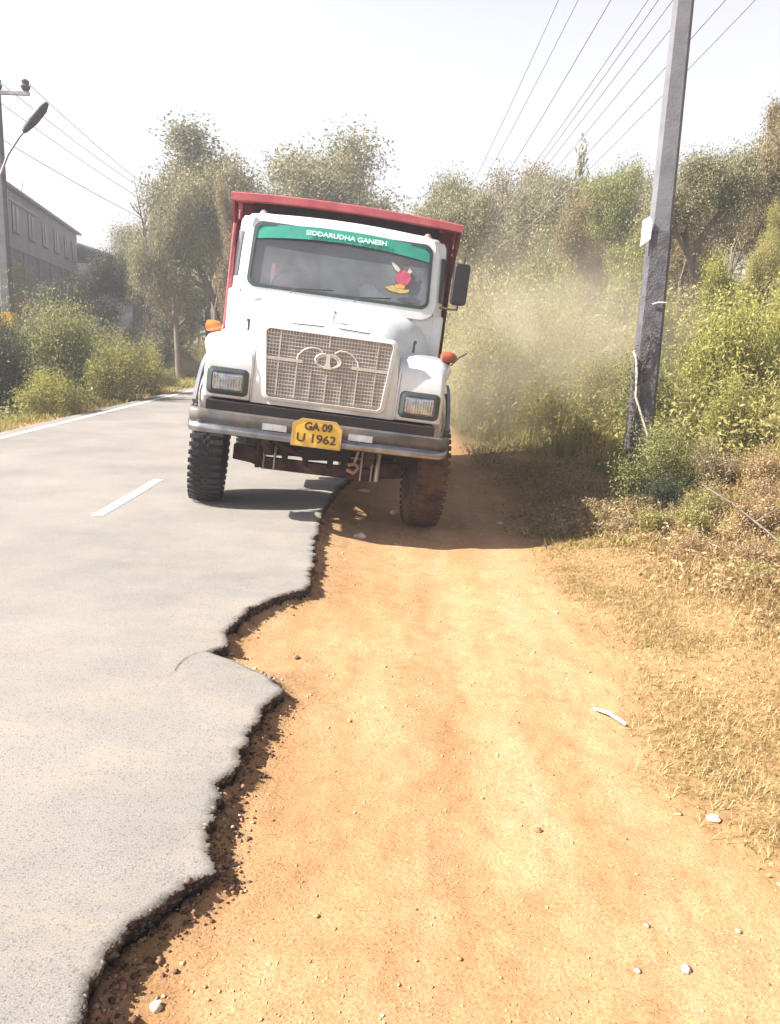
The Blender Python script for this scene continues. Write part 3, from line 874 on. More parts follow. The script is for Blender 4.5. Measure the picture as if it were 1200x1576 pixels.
# tailgate detail
for z in (1.3, 2.6): MB().box((0, 4.69, z), (2.2, .05, .1)).build('tailgate_rib', RIM_RED, BODY)

# chassis and running gear
ch = MB()
for sgn in (-1, 1): ch.box((sgn * .42, 1.9, .86), (.08, 5.3, .22))
for y in (-.55, 1.2, 2.2, 3.2, 4.4): ch.box((0, y, .85), (.78, .10, .16))
ch.build('chassis', UNDER, TR, bevel=.005)
eng = MB(); eng.box((0, -.30, 1.12), (.62, .62, .52)); eng.box((.02, -.05, .66), (.34, .42, .24)); eng.box((0, -.66, 1.22), (.95, .06, .5))
eng.build('engine', UNDER, TR, bevel=.03)
ax = MB()
ax.prism([(-.80, .42), (-.62, .40), (-.52, .36), (.52, .36), (.62, .40), (.80, .42), (.80, .56), (.62, .55), (.50, .47), (-.50, .47), (-.62, .55), (-.80, .56)], -.045, .045)
AXO = ax.build('front_axle', AXLE, TR, bevel=.008)
MB().tube([(-.80, .17, .50), (.80, .17, .50)], .02, 8).build('tie_rod', AXLE, AXO)
MB().tube([(-.42, -.3, .66), (-.1, -.1, .52), (.3, -.12, .56)], .022, 8).build('drag_link', AXLE, AXO)
for sgn in (-1, 1):
    sp_ = MB()
    for k in range(6):
        L_ = .62 - k * .075
        sp_.loft([[(sgn * .46 + dx, y, .60 - k * .017 + dz + .10 * (y / .65) ** 2) for dx, dz in ((-.035, 0), (.035, 0), (.035, .014), (-.035, .014))] for y in np.linspace(-L_, L_, 9)])
    SPO = sp_.build('leaf_spring', AXLE, TR, smooth=0)
    ub = MB()
    for y in (-.055, .055):
        for dx in (-.05, .05): ub.tube([(sgn * .46 + dx, y, .36), (sgn * .46 + dx, y, .66)], .009, 6)
    ub.build('u_bolt', GRILLE_BAR, SPO)
    MB().box((sgn * .46, -.66, .76), (.06, .05, .18)).build('spring_hanger', AXLE, SPO)
    MB().tube([(sgn * .56, -.12, .38), (sgn * .56, -.12, .72)], .022, 8).build('shock_absorber', GRILLE_BAR if sgn > 0 else AXLE, TR)
# towing hooks and brackets that catch the light under the bumper
tb = MB(); tb.tube([(.27, -.50, .52), (.33, -.52, .50), (.37, -.5, .545), (.33, -.48, .58), (.28, -.5, .56)], .018, 8); tb.tube([(.36, -.55, .74), (.33, -.52, .6)], .012, 6)
tb.build('tow_hook', surf("hook_dusty", (.48, .28, .2), (.34, .17, .11), .7), TR)
rd_ = MB()
for x in (-.31, -.12, .11, .24): rd_.prism([(x - .05, .74), (x + .05, .74), (x + .025, .45), (x - .02, .47)], -.20, -.17)
rd_.build('gearbox_mount', UNDER, TR)
MB().box((0, .56, .80), (1.5, .03, .62)).build('underside_dark_sheet', UNDER, TR)  # dark sheet added to black out the view under the cab
# wheels
def wheel(name, cx, cy, mat, w=.29, rot=0, outer=1, r=.51):
    e = MB()
    prof = [(-w / 2 + .05, .27), (-w / 2 + .01, .33), (-w / 2, .40), (-w / 2 + .008, .455), (-w / 2 + .025, r - .018), (-w / 2 + .05, r - .006), (0, r), (w / 2 - .05, r - .006), (w / 2 - .025, r - .018), (w / 2 - .008, .455), (w / 2, .40), (w / 2 - .01, .33), (w / 2 - .05, .27)]
    e.lathe(prof, (0, 0, 0), 'x', 48)
    # tread lugs
    for k in range(44):
        t = 2 * PI * k / 44
        for s_ in (-1, 1):
            t2 = t + (PI / 44 if s_ > 0 else 0)
            M = Matrix.Rotation(t2, 3, 'X')
            vs = [M @ Vector((s_ * x, y, r + dz)) for x in (w * .20, w / 2 + .001) for y in (-.019, .019) for dz in (-.02, .008 if x < w * .3 else .003)]
            e.add(vs, [(0, 1, 3, 2), (4, 6, 7, 5), (0, 4, 5, 1), (2, 3, 7, 6), (0, 2, 6, 4), (1, 5, 7, 3)])
    # central zig-zag rib
    for k in range(88):
        t = 2 * PI * k / 88
        M = Matrix.Rotation(t, 3, 'X'); zx = .012 if k % 2 else -.012
        for cx_ in (-.03, .03):
            vs = [M @ Vector((cx_ + zx + x, y, r + dz)) for x in (-.013, .013) for y in (-.017, .017) for dz in (-.02, .006)]
            e.add(vs, [(0, 1, 3, 2), (4, 6, 7, 5), (0, 4, 5, 1), (2, 3, 7, 6), (0, 2, 6, 4), (1, 5, 7, 3)])
    W_ = bpy.data.objects.new('wheel', None); COL.objects.link(W_); W_.parent = TR
    W_.location = (cx, cy, r); W_.rotation_euler = (0, 0, rot)
    e.build('tyre', mat, W_, smooth=30)
    rm = MB(); s_ = outer
    rm.lathe([(-s_ * .10, .27), (s_ * .07, .28), (s_ * .08, .255), (s_ * .05, .24), (s_ * .02, .20), (s_ * .05, .14), (s_ * .05, .10), (s_ * .12, .09), (s_ * .13, .02)], (0, 0, 0), 'x', 28)
    for k in range(8):
        a_ = 2 * PI * k / 8
        rm.lathe([(s_ * .04, .016), (s_ * .085, .014), (s_ * .09, .004)], (0, .17 * math.cos(a_), .17 * math.sin(a_)), 'x', 8)
    rm.build('rim', AXLE, W_)
    return W_
w1 = wheel('wheel', -1.015, 0, RUBBER, .285, R(3.5), -1); w1['label'] = 'front wheel with dark tyre standing on the tarmac'
w2 = wheel('wheel', 1.015, 0, RUBBER_DUST, .29, R(3.5), 1); w2['label'] = 'front wheel with dust-brown tyre off the tarmac'
for x, o_ in ((-1.02, -1), (-.70, 1), (.70, -1), (1.02, 1)): wheel('wheel', x, 3.4, RUBBER_DUST if x > 0 else RUBBER, .26, 0, o_)
MB().tube([(-.9, 3.4, .51), (-.25, 3.4, .51), (-.2, 3.4, .51), (.2, 3.4, .51), (.25, 3.4, .51), (.9, 3.4, .51)], [.07, .07, .2, .2, .07, .07], 14).build('rear_axle', UNDER, TR)
MB().tube([(0, .6, .78), (0, 3.3, .60)], .05, 10).build('drive_shaft', UNDER, TR)
MB().box((.85, 1.9, .80), (.42, .8, .42)).build('fuel_tank', BUMP_DARK, TR, bevel=.05)
MB().box((-.85, 1.9, .82), (.40, .5, .36)).build('battery_box', UNDER, TR, bevel=.02)
for sgn in (-1, 1):
    MB().box((sgn * .88, 4.0, .75), (.58, .012, .55)).build('mud_flap', BLACK, TR)

# load of soil heaped in the tipper (rests in it: a thing of its own)
SOIL = surf("load_soil", (.55, .27, .14), (.40, .18, .09), .95, scale=6, bump=1, bscale=25)
Mtr = Matrix.Translation(TR.location) @ TR.rotation_euler.to_matrix().to_4x4()
gx = np.linspace(-1.06, 1.06, 40); gy_ = np.linspace(1.345, 4.58, 60)
GX, GY = np.meshgrid(gx, gy_)
GZ = 2.72 + .34 * np.exp(-((GX - .02) / .42) ** 2) * sm(1.3, 1.75, GY) * sm(4.7, 3.2, GY) + .09 * fbm(GX * 4, GY * 4, 6)
v = np.stack([GX.ravel(), GY.ravel(), GZ.ravel()], 1)
v = np.array([list(Mtr @ Vector(p)) for p in v])
k = len(gx); i, j = np.meshgrid(np.arange(k - 1), np.arange(len(gy_) - 1)); a = (j * k + i).ravel()
ld = np_mesh('soil_load', v, np.stack([a, a + 1, a + k + 1, a + k], 1), SOIL, smooth=True)
md = ld.modifiers.new('solid', 'SOLIDIFY'); md.thickness = .25; md.offset = -1
tag(ld, 'heap of orange soil carried in the red tipper body', 'soil heap')

# ---------------------------------------------------------------- vegetation
rng = np.random.default_rng(7)
def leaves(centers, sizes, rng, flat=0.35, aspect=.42):
    """one kite-shaped, slightly folded leaf per centre"""
    N = len(centers)
    d = rng.normal(size=(N, 3)); d[:, 2] *= .8; d /= np.linalg.norm(d, axis=1)[:, None]
    q = rng.normal(size=(N, 3)); q[:, 2] += flat
    s = np.cross(d, q); s /= np.linalg.norm(s, axis=1)[:, None] + 1e-9
    nrm = np.cross(s, d)
    L = sizes[:, None]
    v = np.stack([centers - d * L * .5, centers + s * L * aspect * .5 + nrm * L * .08, centers + d * L * .5, centers - s * L * aspect * .5 + nrm * L * .08], 1).reshape(-1, 3)
    f = np.arange(4 * N).reshape(N, 4)
    return v, f

def skeleton(rnd, base, dirn, length, rad, levels, mb, tips, spread=.7, wob=.18, up=.12, nchild=(2, 4), taper=.62, sides=6):
    pts = [Vector(base)]; d = Vector(dirn).normalized(); k = 4
    for i in range(k):
        d = (d + Vector((rnd.gauss(0, wob), rnd.gauss(0, wob), rnd.gauss(0, wob) + up * .3))).normalized()
        pts.append(pts[-1] + d * length / k)
    rs = [rad * (1 - (1 - taper) * i / k) for i in range(k + 1)]
    if rad > .002: mb.tube(pts, rs, sides if levels > 1 else 4, False)
    if levels == 0:
        tips.append((pts[-1], length)); tips.append((pts[2], length)); return
    if levels == 1: tips.append((pts[-1], length))
    for c in range(rnd.randint(*nchild)):
        t = rnd.uniform(.45, 1.0) if c else 1.0
        i = min(k, max(1, int(t * k)))
        nd = (d + Vector((rnd.gauss(0, spread), rnd.gauss(0, spread), rnd.gauss(0, spread * .6) + up))).normalized()
        skeleton(rnd, pts[i], nd, length * rnd.uniform(.58, .82), rs[i] * .66, levels - 1, mb, tips, spread, wob, up, nchild, taper, max(4, sides - 1))

BARK = surf("bark_grey", (.20, .16, .13), (.11, .085, .07), .9, scale=9, bump=.6)
BARK_P = surf("bark_pale", (.42, .36, .29), (.28, .23, .18), .9, scale=9, bump=.5)
L_GREY = leafmat("leaves_grey_green", [(.11, .115, .055), (.19, .19, .095), (.31, .285, .155), (.45, .39, .23)])
L_OLIVE = leafmat("leaves_olive", [(.10, .115, .04), (.19, .205, .07), (.31, .31, .11), (.45, .42, .17)])
L_BRIGHT = leafmat("leaves_bright", [(.12, .125, .035), (.25, .25, .06), (.43, .41, .11), (.58, .53, .17)], trans=.45)
L_YEL = leafmat("leaves_yellowing", [(.14, .13, .04), (.27, .25, .08), (.44, .39, .14), (.58, .48, .19)], trans=.45)
L_DRY = leafmat("leaves_dry", [(.15, .08, .04), (.29, .18, .085), (.45, .32, .16), (.60, .47, .27)])
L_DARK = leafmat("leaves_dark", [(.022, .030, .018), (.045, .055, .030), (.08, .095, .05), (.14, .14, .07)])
L_BROWN = leafmat("leaves_brownish", [(.11, .09, .045), (.21, .17, .085), (.34, .26, .14), (.46, .36, .21)])

protos = {}
def make_tree(key, seed, levels=3, trunk=.36, spread=.55, nleaf=9000, leaf=.035, clump=.075, nchild=(2, 4), bare=False, up=.12, rad=.028, bark=BARK):
    """unit-height tree (trunk + crown) at the origin"""
    rnd = random.Random(seed); g = np.random.default_rng(seed)
    mb = MB(); tips = []
    skeleton(rnd, (0, 0, -.02), (rnd.uniform(-.1, .1), rnd.uniform(-.1, .1), 1), trunk, rad, levels, mb, tips, spread, .12, up, nchild)
    P = np.array([list(t[0]) for t in tips])
    top = P[:, 2].max(); P /= top; mb.v = [(x / top, y / top, z / top) for x, y, z in mb.v]
    tr = mb.build('branches' if bare else 'trunk', bark, None, smooth=60)
    parts = [tr]
    if not bare:
        c = P[g.integers(0, len(P), nleaf)]
        cl = g.uniform(.5, 1.35, len(P))[g.integers(0, len(P), nleaf)]
        off = g.normal(size=(nleaf, 3)); off /= np.maximum(1, np.linalg.norm(off, axis=1) / 2.0)[:, None]; off *= clump * cl[:, None]; off[:, 2] *= .7
        cc = c + off
        v, f = leaves(cc, g.uniform(.6, 1.4, nleaf) * leaf, g)
        parts.append(np_mesh('crown', v, f, L_GREY))
    for p in parts: COL.objects.unlink(p)
    protos[key] = parts

def make_shrub(key, seed, nstem=9, nleaf=7000, leaf=.06, h=1.0, w=.7, clump=.12, droop=.25, bark=BARK):
    rnd = random.Random(seed); g = np.random.default_rng(seed)
    mb = MB(); tips = []
    for s_ in range(nstem):
        a_ = rnd.uniform(0, 2 * PI); lean = rnd.uniform(.05, w)
        skeleton(rnd, (rnd.uniform(-.1, .1), rnd.uniform(-.1, .1), -.05), (math.cos(a_) * lean, math.sin(a_) * lean, 1), rnd.uniform(.3, .5), .014, 2, mb, tips, .5, .12, .05, (2, 3), .7, 5)
    P = np.array([list(t[0]) for t in tips]); top = P[:, 2].max(); P[:, 2] /= top
    mb.v = [(x, y, z / top) for x, y, z in mb.v]
    st = mb.build('stems', bark, None, smooth=60)
    # also fill the skirt near the ground
    c = P[g.integers(0, len(P), nleaf)].copy()
    low = g.random(nleaf) < .33
    c[low, 2] *= g.uniform(.1, .9, low.sum())
    cl = g.uniform(.4, 1.4, len(P))[g.integers(0, len(P), nleaf)]
    off = g.normal(size=(nleaf, 3)); off /= np.maximum(1, np.linalg.norm(off, axis=1) / 2.1)[:, None]; off *= clump * cl[:, None]; off[:, 2] *= .8
    cc = c + off; cc[:, 2] = np.maximum(cc[:, 2], .01)
    v, f = leaves(cc, g.uniform(.5, 1.5, nleaf) * leaf, g)
    fo = np_mesh('foliage', v, f, L_OLIVE)
    for p in (st, fo): COL.objects.unlink(p)
    protos[key] = [st, fo]

make_tree('tall_a', 11, 4, .40, .42, 42000, .0155, .054, (2, 3))
make_tree('tall_b', 23, 4, .34, .50, 42000, .0155, .060, (2, 3))
make_tree('round_a', 5, 4, .26, .62, 44000, .018, .070, (2, 4))
make_tree('round_b', 8, 4, .24, .70, 44000, .018, .070, (2, 4))
make_tree('round_c', 42, 4, .22, .66, 44000, .0185, .076, (2, 4))
make_tree('bare_a', 17, 5, .30, .52, bare=True, nchild=(2, 3), bark=BARK, rad=.034)
make_tree('bare_b', 31, 5, .24, .70, bare=True, nchild=(2, 3), bark=BARK, rad=.034)
make_tree('wisp', 64, 3, .55, .30, 900, .05, .04, (2, 3), rad=.012)
make_shrub('bush_a', 3, 11, 17000, .034)
make_shrub('bush_b', 14, 10, 17000, .032, w=.9)
make_shrub('bush_c', 27, 13, 18000, .036, w=.6)
make_shrub('weed', 33, 12, 3500, .075, w=.5, clump=.09, bark=BARK_P)
make_shrub('dry_bush', 39, 20, 5500, .05, w=1.5, clump=.11, bark=BARK_P)
make_shrub('twiggy', 37, 16, 2200, .060, w=.9, clump=.12, bark=BARK_P)

def plant(name, key, x, y, ztop, mat, label, cat, width=1.0, rz=None, group=None, zbase=None, bark=None):
    zb = float(ground_h(x, y, False)) if zbase is None else zbase
    h = ztop - zb
    root = empty(name, (x, y, zb), rng.uniform(0, 6.28) if rz is None else rz, label, cat, group)
    root.scale = (h * width, h * width, h)
    for p in protos[key]:
        q = p.copy(); COL.objects.link(q); q.parent = root
        ms = None
        if q.name.split('.')[0] in ('crown', 'foliage'): ms = mat
        elif bark: ms = bark
        if ms:
            q.material_slots[0].link = 'OBJECT'; q.material_slots[0].material = ms
    return root

TG, SG = 'trees behind the roadside scrub', 'roadside shrubs'
# --- left, far to near
T = [
 ('tree', 'tall_a', -7.1, 34, 9.5, L_GREY, 'tallest loose-crowned grey-green tree rising just left of the red tipper', 'tree', 1.1),
 ('tree', 'tall_b', -3.6, 36, 9.3, L_GREY, 'loose-crowned tree showing directly above the red tipper rim', 'tree', 1.05),
 ('tree', 'round_a', -7.6, 29, 6.0, L_GREY, 'dense leafy tree in front of the tallest tree, left of the truck cab', 'tree', .42),
 ('bare_tree', 'bare_a', -9.0, 30, 7.9, L_GREY, 'leafless pale tree forking against the sky left of the truck', 'tree', .42),
 ('bare_tree', 'bare_b', -27, 60, 13.5, L_GREY, 'leafless spreading tree above the grey building roof', 'tree', .5),
 ('tree', 'round_b', -11.6, 36, 4.9, L_GREY, 'rounded tree right of the low end of the grey building', 'tree', .6),
 ('tree', 'round_c', -13.8, 31, 3.7, L_OLIVE, 'low broad tree hiding the foot of the grey building', 'tree', .85),
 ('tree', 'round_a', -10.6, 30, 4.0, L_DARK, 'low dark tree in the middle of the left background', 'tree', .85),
 ('tree', 'round_c', -8.6, 31, 3.9, L_GREY, 'low dark tree under the leafless tree', 'tree', .8),
 ('tree', 'tall_a', -5.9, 27, 5.9, L_BROWN, 'slim brownish tree with bare stems standing beside the cab corner', 'tree', .35),
 ('tree', 'round_b', -6.3, 32, 7.3, L_GREY, 'full-crowned tree showing between the tallest tree and the tipper side', 'tree', .6),
 ('tree', 'round_c', -8.6, 38, 7.2, L_OLIVE, 'olive crown filling the gap behind the leafless forked tree', 'tree', .55),
 ('tree', 'round_a', -1.9, 40, 8.3, L_GREY, 'small rounded crown peeping over the middle of the tipper rim', 'tree', .35),
 ('tree', 'round_b', -5.0, 42, 7.0, L_GREY, 'grey tree far down the road behind the truck cab', 'tree', .6),
 ('tree', 'round_a', -16.5, 52, 7.4, L_GREY, 'hazy tree beyond the far end of the grey building', 'tree', .8),
]
for nme, key, x, y, zt, mt, lab, cat, w in T: plant(nme, key, x, y, zt, mt, lab, cat, w, group=None if nme == 'bare_tree' else TG)
for nme, key, x, y, zt, mt, lab, w in [
 ('shrub', 'bush_a', -7.7, 18.8, 2.25, L_OLIVE, 'tall olive shrub beside the left power pole', .62),
 ('shrub', 'bush_b', -7.4, 20.5, 1.6, L_OLIVE, 'broad olive shrub behind the bright green bush', .75),
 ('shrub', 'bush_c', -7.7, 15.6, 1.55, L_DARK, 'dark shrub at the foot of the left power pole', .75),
 ('shrub', 'bush_a', -6.45, 18.4, 1.3, L_BRIGHT, 'bright yellow-green bush at the left road edge, lit by the sun', .85),
 ('shrub', 'bush_b', -6.5, 20.6, 1.25, L_BRIGHT, 'second bright green bush further down the left road edge', .80),
 ('shrub', 'bush_c', -6.3, 15.2, .75, L_BRIGHT, 'small bright bush lowest on the left verge', 1.1),
 ('shrub', 'bush_b', -6.55, 23.6, .50, L_OLIVE, 'small low bush standing alone on the left verge', 1.0),
 ('shrub', 'bush_a', -9.6, 24, 2.0, L_OLIVE, 'olive shrub between the pole and the low dark tree', .8),
 ('shrub', 'bush_c', -9.6, 30, 1.5, L_BROWN, 'brownish bush on the reddish bank at the left', .9),
 ('shrub', 'bush_b', -7.4, 33, 1.2, L_YEL, 'yellowish bush just left of the orange indicator lamp', .8),
 ('shrub', 'bush_a', -11.5, 27, 2.4, L_GREY, 'greyish bush below the low dark trees', .8),
 ('shrub', 'bush_c', -8.6, 17.0, 2.3, L_OLIVE, 'olive shrub left of the left power pole', .6),
]: plant(nme, key, x, y, zt, mt, lab, 'shrub', w, group=SG)
# --- right, far to near
for nme, key, x, y, zt, mt, lab, w in [
 ('tree', 'round_a', 1.7, 34, 7.6, L_GREY, 'grey hazy tree rising behind the right corner of the tipper', .62),
 ('tree', 'round_b', 4.0, 33, 7.9, L_GREY, 'grey tree in the middle of the right background where the wires end', .6),
 ('tree', 'round_c', 6.2, 32, 7.3, L_BROWN, 'brownish tree left of the thin sprig', .58),
 ('tree', 'wisp', 6.1, 30, 8.3, L_GREY, 'thin tall sprig poking above the treetops left of the concrete pole', .30),
 ('tree', 'round_b', 2.6, 26, 5.8, L_GREY, 'bushy tree just right of the tipper body behind the dust', .60),
 ('tree', 'round_c', 5.0, 24, 5.5, L_BROWN, 'bushy brownish tree behind the dusty scrub', .55),
 ('tree', 'round_b', 6.9, 25, 6.6, L_OLIVE, 'olive tree just left of the concrete pole', .50),
 ('tree', 'round_a', 8.6, 24, 6.0, L_GREY, 'tree directly behind the concrete pole', .6),
 ('tree', 'tall_a', 7.75, 20, 6.9, L_BROWN, 'tall rough tree to the right of the concrete pole', .5),
 ('tree', 'round_b', 6.8, 19, 5.7, L_GREY, 'grey-leaved tree low to the right of the concrete pole', .62),
 ('tree', 'round_c', 8.9, 19.5, 6.3, L_GREY, 'highest tree at the right edge of the view', .5),
 ('tree', 'round_b', 2.9, 36, 8.0, L_GREY, 'grey crown joining the trees just right of the tipper', .7),
 ('tree', 'round_a', 5.4, 35, 8.3, L_BROWN, 'brownish crown joining the trees behind the overhead wires', .7),
 ('tree', 'round_c', 8.2, 31, 7.6, L_GREY, 'grey crown on the skyline close left of the concrete pole', .75),
 ('tree', 'round_c', 3.3, 29, 6.2, L_GREY, 'hazy tree filling the gap between the first two grey trees', .7),
 ('tree', 'round_a', 5.6, 27, 6.3, L_GREY, 'tree filling the skyline just left of the thin sprig', .6),
 ('tree', 'round_b', 8.0, 29, 6.9, L_GREY, 'tree filling the skyline between sprig and concrete pole', .7),
 ('tree', 'round_c', 1.1, 27, 5.0, L_BROWN, 'low brownish tree right behind the tipper corner', .7),
 ('tree', 'round_a', 6.2, 21, 4.7, L_OLIVE, 'olive tree low on the skyline left of the concrete pole', .7),
 ('tree', 'round_c', 7.4, 22, 5.6, L_BROWN, 'brownish tree half hidden by the concrete pole', .65),
 ('tree', 'round_c', 6.75, 15.5, 4.2, L_YEL, 'yellow-green tree at the right edge of the view', .42),
 ('tree', 'round_a', 10.2, 24, 7.3, L_BROWN, 'brown tree behind the highest one at the right edge', .6),
]: plant(nme, key, x, y, zt, mt, lab, 'tree', w, group=TG)
SR = 'scrub on the right bank'
for nme, key, x, y, zt, mt, lab, w in [
 ('shrub', 'bush_b', 1.9, 20, 3.3, L_YEL, 'yellowish bush rising out of the dust beside the truck mirror', .55),
 ('shrub', 'bush_a', 3.3, 19, 3.6, L_OLIVE, 'olive bush behind the dust cloud, middle of the bank', .55),
 ('shrub', 'bush_c', 4.9, 18, 3.7, L_OLIVE, 'olive bush high on the bank left of the pole', .55),
 ('shrub', 'bush_a', 6.3, 16.5, 3.6, L_BRIGHT, 'green bush high on the bank directly left of the pole', .5),
 ('shrub', 'bush_c', 1.7, 15.5, 1.9, L_YEL, 'dusty yellow bush low beside the truck door', .60),
 ('shrub', 'bush_b', 3.0, 15, 2.4, L_YEL, 'dusty yellow bush in the middle of the dust', .6),
 ('shrub', 'bush_a', 4.4, 14.0, 2.6, L_YEL, 'sunlit yellow bush on the bank left of the pole', .6),
 ('shrub', 'bush_b', 2.3, 13.6, 1.0, L_YEL, 'low yellow-green bush at the top of the truck shadow', .75),
 ('shrub', 'bush_c', 3.2, 12.8, 1.45, L_YEL, 'yellow-green bush behind and left of the pole foot', .75),
 ('shrub', 'bush_a', 3.5, 11.0, 1.6, L_OLIVE, 'olive bush close behind the concrete pole', .6),
 ('shrub', 'bush_c', 4.4, 11.3, 2.35, L_BRIGHT, 'bright green bush right of the concrete pole', .6),
 ('shrub', 'bush_b', 5.6, 12.0, 2.6, L_BRIGHT, 'large bright bush at the right edge of the view', .6),
 ('shrub', 'bush_a', 3.9, 9.6, 1.35, L_BRIGHT, 'yellow-green bush right of the pole, near its foot', .65),
 ('shrub', 'bush_c', 5.0, 10.0, 1.8, L_YEL, 'yellowing bush on the right edge above the dry scrub', .6),
 ('shrub', 'bush_b', 2.85, 8.45, .85, L_OLIVE, 'dark leafy bush wrapped round the foot of the concrete pole', .85),
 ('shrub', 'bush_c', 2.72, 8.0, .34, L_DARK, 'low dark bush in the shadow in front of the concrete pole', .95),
 ('shrub', 'bush_a', 3.9, 7.9, .85, L_YEL, 'yellow bush between the pole and the dry brown scrub', .7),
 ('dry_shrub', 'twiggy', 3.35, 7.2, .55, L_DRY, 'dry brown shrub with bare twigs right of the shaded bush', .85),
 ('dry_shrub', 'twiggy', 3.6, 6.3, .50, L_DRY, 'dry twiggy shrub at the right edge above the fallen branch', .9),
 ('dry_shrub', 'weed', 2.65, 6.9, .26, L_YEL, 'low yellowing weed in front of the dry brown shrub', .9),
 ('dry_shrub', 'weed', 3.0, 5.9, .25, L_YEL, 'low dry weed at the right edge below the fallen branch', .9),
 ('dry_shrub', 'dry_bush', 3.05, 6.65, .50, L_DRY, 'brown leafy dry shrub left of the fallen branch', .95),
 ('dry_shrub', 'dry_bush', 3.5, 7.6, .75, L_DRY, 'tall brown dry shrub behind the fallen branch', .8),
 ('dry_shrub', 'dry_bush', 3.35, 5.5, .42, L_DRY, 'brown dry shrub cut by the right edge of the view', 1.0),
 ('dry_shrub', 'dry_bush', 2.95, 7.55, .42, L_YEL, 'small yellowing shrub in front of the shaded bush', .9),
 ('dry_shrub', 'dry_bush', 4.1, 7.0, .95, L_BROWN, 'high brownish shrub at the right edge under the yellow bush', .8),
 ('dry_shrub', 'dry_bush', 2.75, 5.9, .26, L_DRY, 'lowest brown shrub creeping onto the dry grass', 1.2),
 ('dry_shrub', 'dry_bush', 3.3, 8.3, .75, L_BROWN, 'brown-green shrub just right of the concrete pole foot', .8),
 ('dry_shrub', 'dry_bush', 2.45, 6.3, .20, L_DRY, 'small brown tuft where the dry scrub meets the bare verge', 1.2),
 ('dry_shrub', 'dry_bush', 2.55, 5.5, .16, L_YEL, 'low straw-yellow tuft left of the lowest brown shrub', 1.4),
 ('dry_shrub', 'dry_bush', 2.75, 4.9, .17, L_DRY, 'low brown tuft at the right edge nearest the camera', 1.5),
 ('dry_shrub', 'weed', 2.35, 7.1, .18, L_YEL, 'small leafy yellow weed at the corner of the truck shadow', 1.0),
 ('shrub', 'bush_b', 7.3, 13.5, 3.3, L_BRIGHT, 'farthest right bright bush climbing the bank', .6),
]: plant(nme, key, x, y, zt, mt, lab, 'shrub', w, group=SR)

# uncountable ground cover ---------------------------------------------------
def scatter_leaves(name, N, xr, yr_, hfun, mask, size, mat, label, cat, seed, flat=.3, aspect=.42):
    g = np.random.default_rng(seed)
    x = g.uniform(*xr, N); y = g.uniform(0, 1, N) ** 1.5 * (yr_[1] - yr_[0]) + yr_[0]
    k = mask(x, y, g); x, y = x[k], y[k]
    z = ground_h(x, y) + hfun(x, y, g)
    s_ = g.uniform(.5, 1.5, len(x)) * size * (1 + .04 * y)
    v, f = leaves(np.stack([x, y, z], 1), s_, g, flat, aspect)
    return tag(np_mesh(name, v, f, mat), label, cat, kind='stuff')
def blades(name, N, xr, yr_, mask, h, mat, label, seed, w=.004, lean=.5):
    g = np.random.default_rng(seed)
    x = g.uniform(*xr, N); y = g.uniform(0, 1, N) ** 1.6 * (yr_[1] - yr_[0]) + yr_[0]
    k = mask(x, y, g); x, y = x[k], y[k]; n_ = len(x)
    z = ground_h(x, y) - .004
    hh = g.uniform(.35, 1.3, n_) * h * (1 + .5 * fbm(x * 2, y * 2, seed)); an = g.uniform(0, 2 * PI, n_)
    ln = g.uniform(.1, lean, n_) * hh * 1.6
    b_ = np.stack([x, y, z], 1); dx = np.stack([np.cos(an), np.sin(an), an * 0], 1); pd = np.stack([-np.sin(an), np.cos(an), an * 0], 1)
    ww = w * (1 + .10 * y)
    ww = ww[:, None]
    mid = b_ + dx * (ln * .35)[:, None] + np.stack([x * 0, x * 0, hh * .6], 1)
    tip = b_ + dx * ln[:, None] + np.stack([x * 0, x * 0, hh * .95], 1)
    v = np.stack([b_ - pd * ww, b_ + pd * ww, mid + pd * ww * .7, mid - pd * ww * .7, mid + pd * ww * .69, mid - pd * ww * .69, tip - pd * ww * .1, tip + pd * ww * .1], 1).reshape(-1, 3)
    i = np.arange(n_)[:, None] * 8
    f = np.concatenate([i + np.array([[0, 1, 2, 3]]), i + np.array([[5, 4, 7, 6]])])
    return tag(np_mesh(name, v, f, mat), label, 'grass', kind='stuff')
m_dry = leafmat("grass_dry", [(.15, .09, .035), (.28, .19, .075), (.41, .30, .13), (.52, .41, .21)], trans=.2)
m_mix = leafmat("grass_mixed", [(.12, .11, .03), (.22, .21, .06), (.38, .32, .10), (.52, .42, .18)], trans=.35)
def litter_w(x, y): 
    lm = np.interp(y, [0, 1.6, 2.4, 3.0, 4, 5.5, 7, 9, 12], [1.9, 1.6, 1.2, 1.02, 1.15, 1.12, 1.2, 1.3, 1.25])
    return sm(-.1, .35, x - lm + .45 * fbm(x * 1.2, y * 1.2, 31, 5)) * (.35 + .65 * sm(-.2, .2, fbm(x * 3, y * 3, 44)))
blades('dry_grass', 170000, (.8, 4.2), (1.4, 10), lambda x, y, g: g.random(len(x)) < litter_w(x, y), .035, m_dry, 'short dry brown grass covering the ground right of the dirt track', 51, .0014, 1.6)
scatter_leaves('low_weeds', 26000, (.95, 3.0), (7.2, 13), lambda x, y, g: g.uniform(0, .13, len(x)) * np.clip(fbm(x * 1.5, y * 1.5, 23) * 3 + .8, .1, 1.6), lambda x, y, g: g.random(len(x)) < sm(-.12, .12, fbm(x * 1.5, y * 1.5, 23)) * sm(1.0, 1.5, x), .026, L_BROWN, 'low green weeds on the shaded ground between wheel and pole', 'weeds', 59)
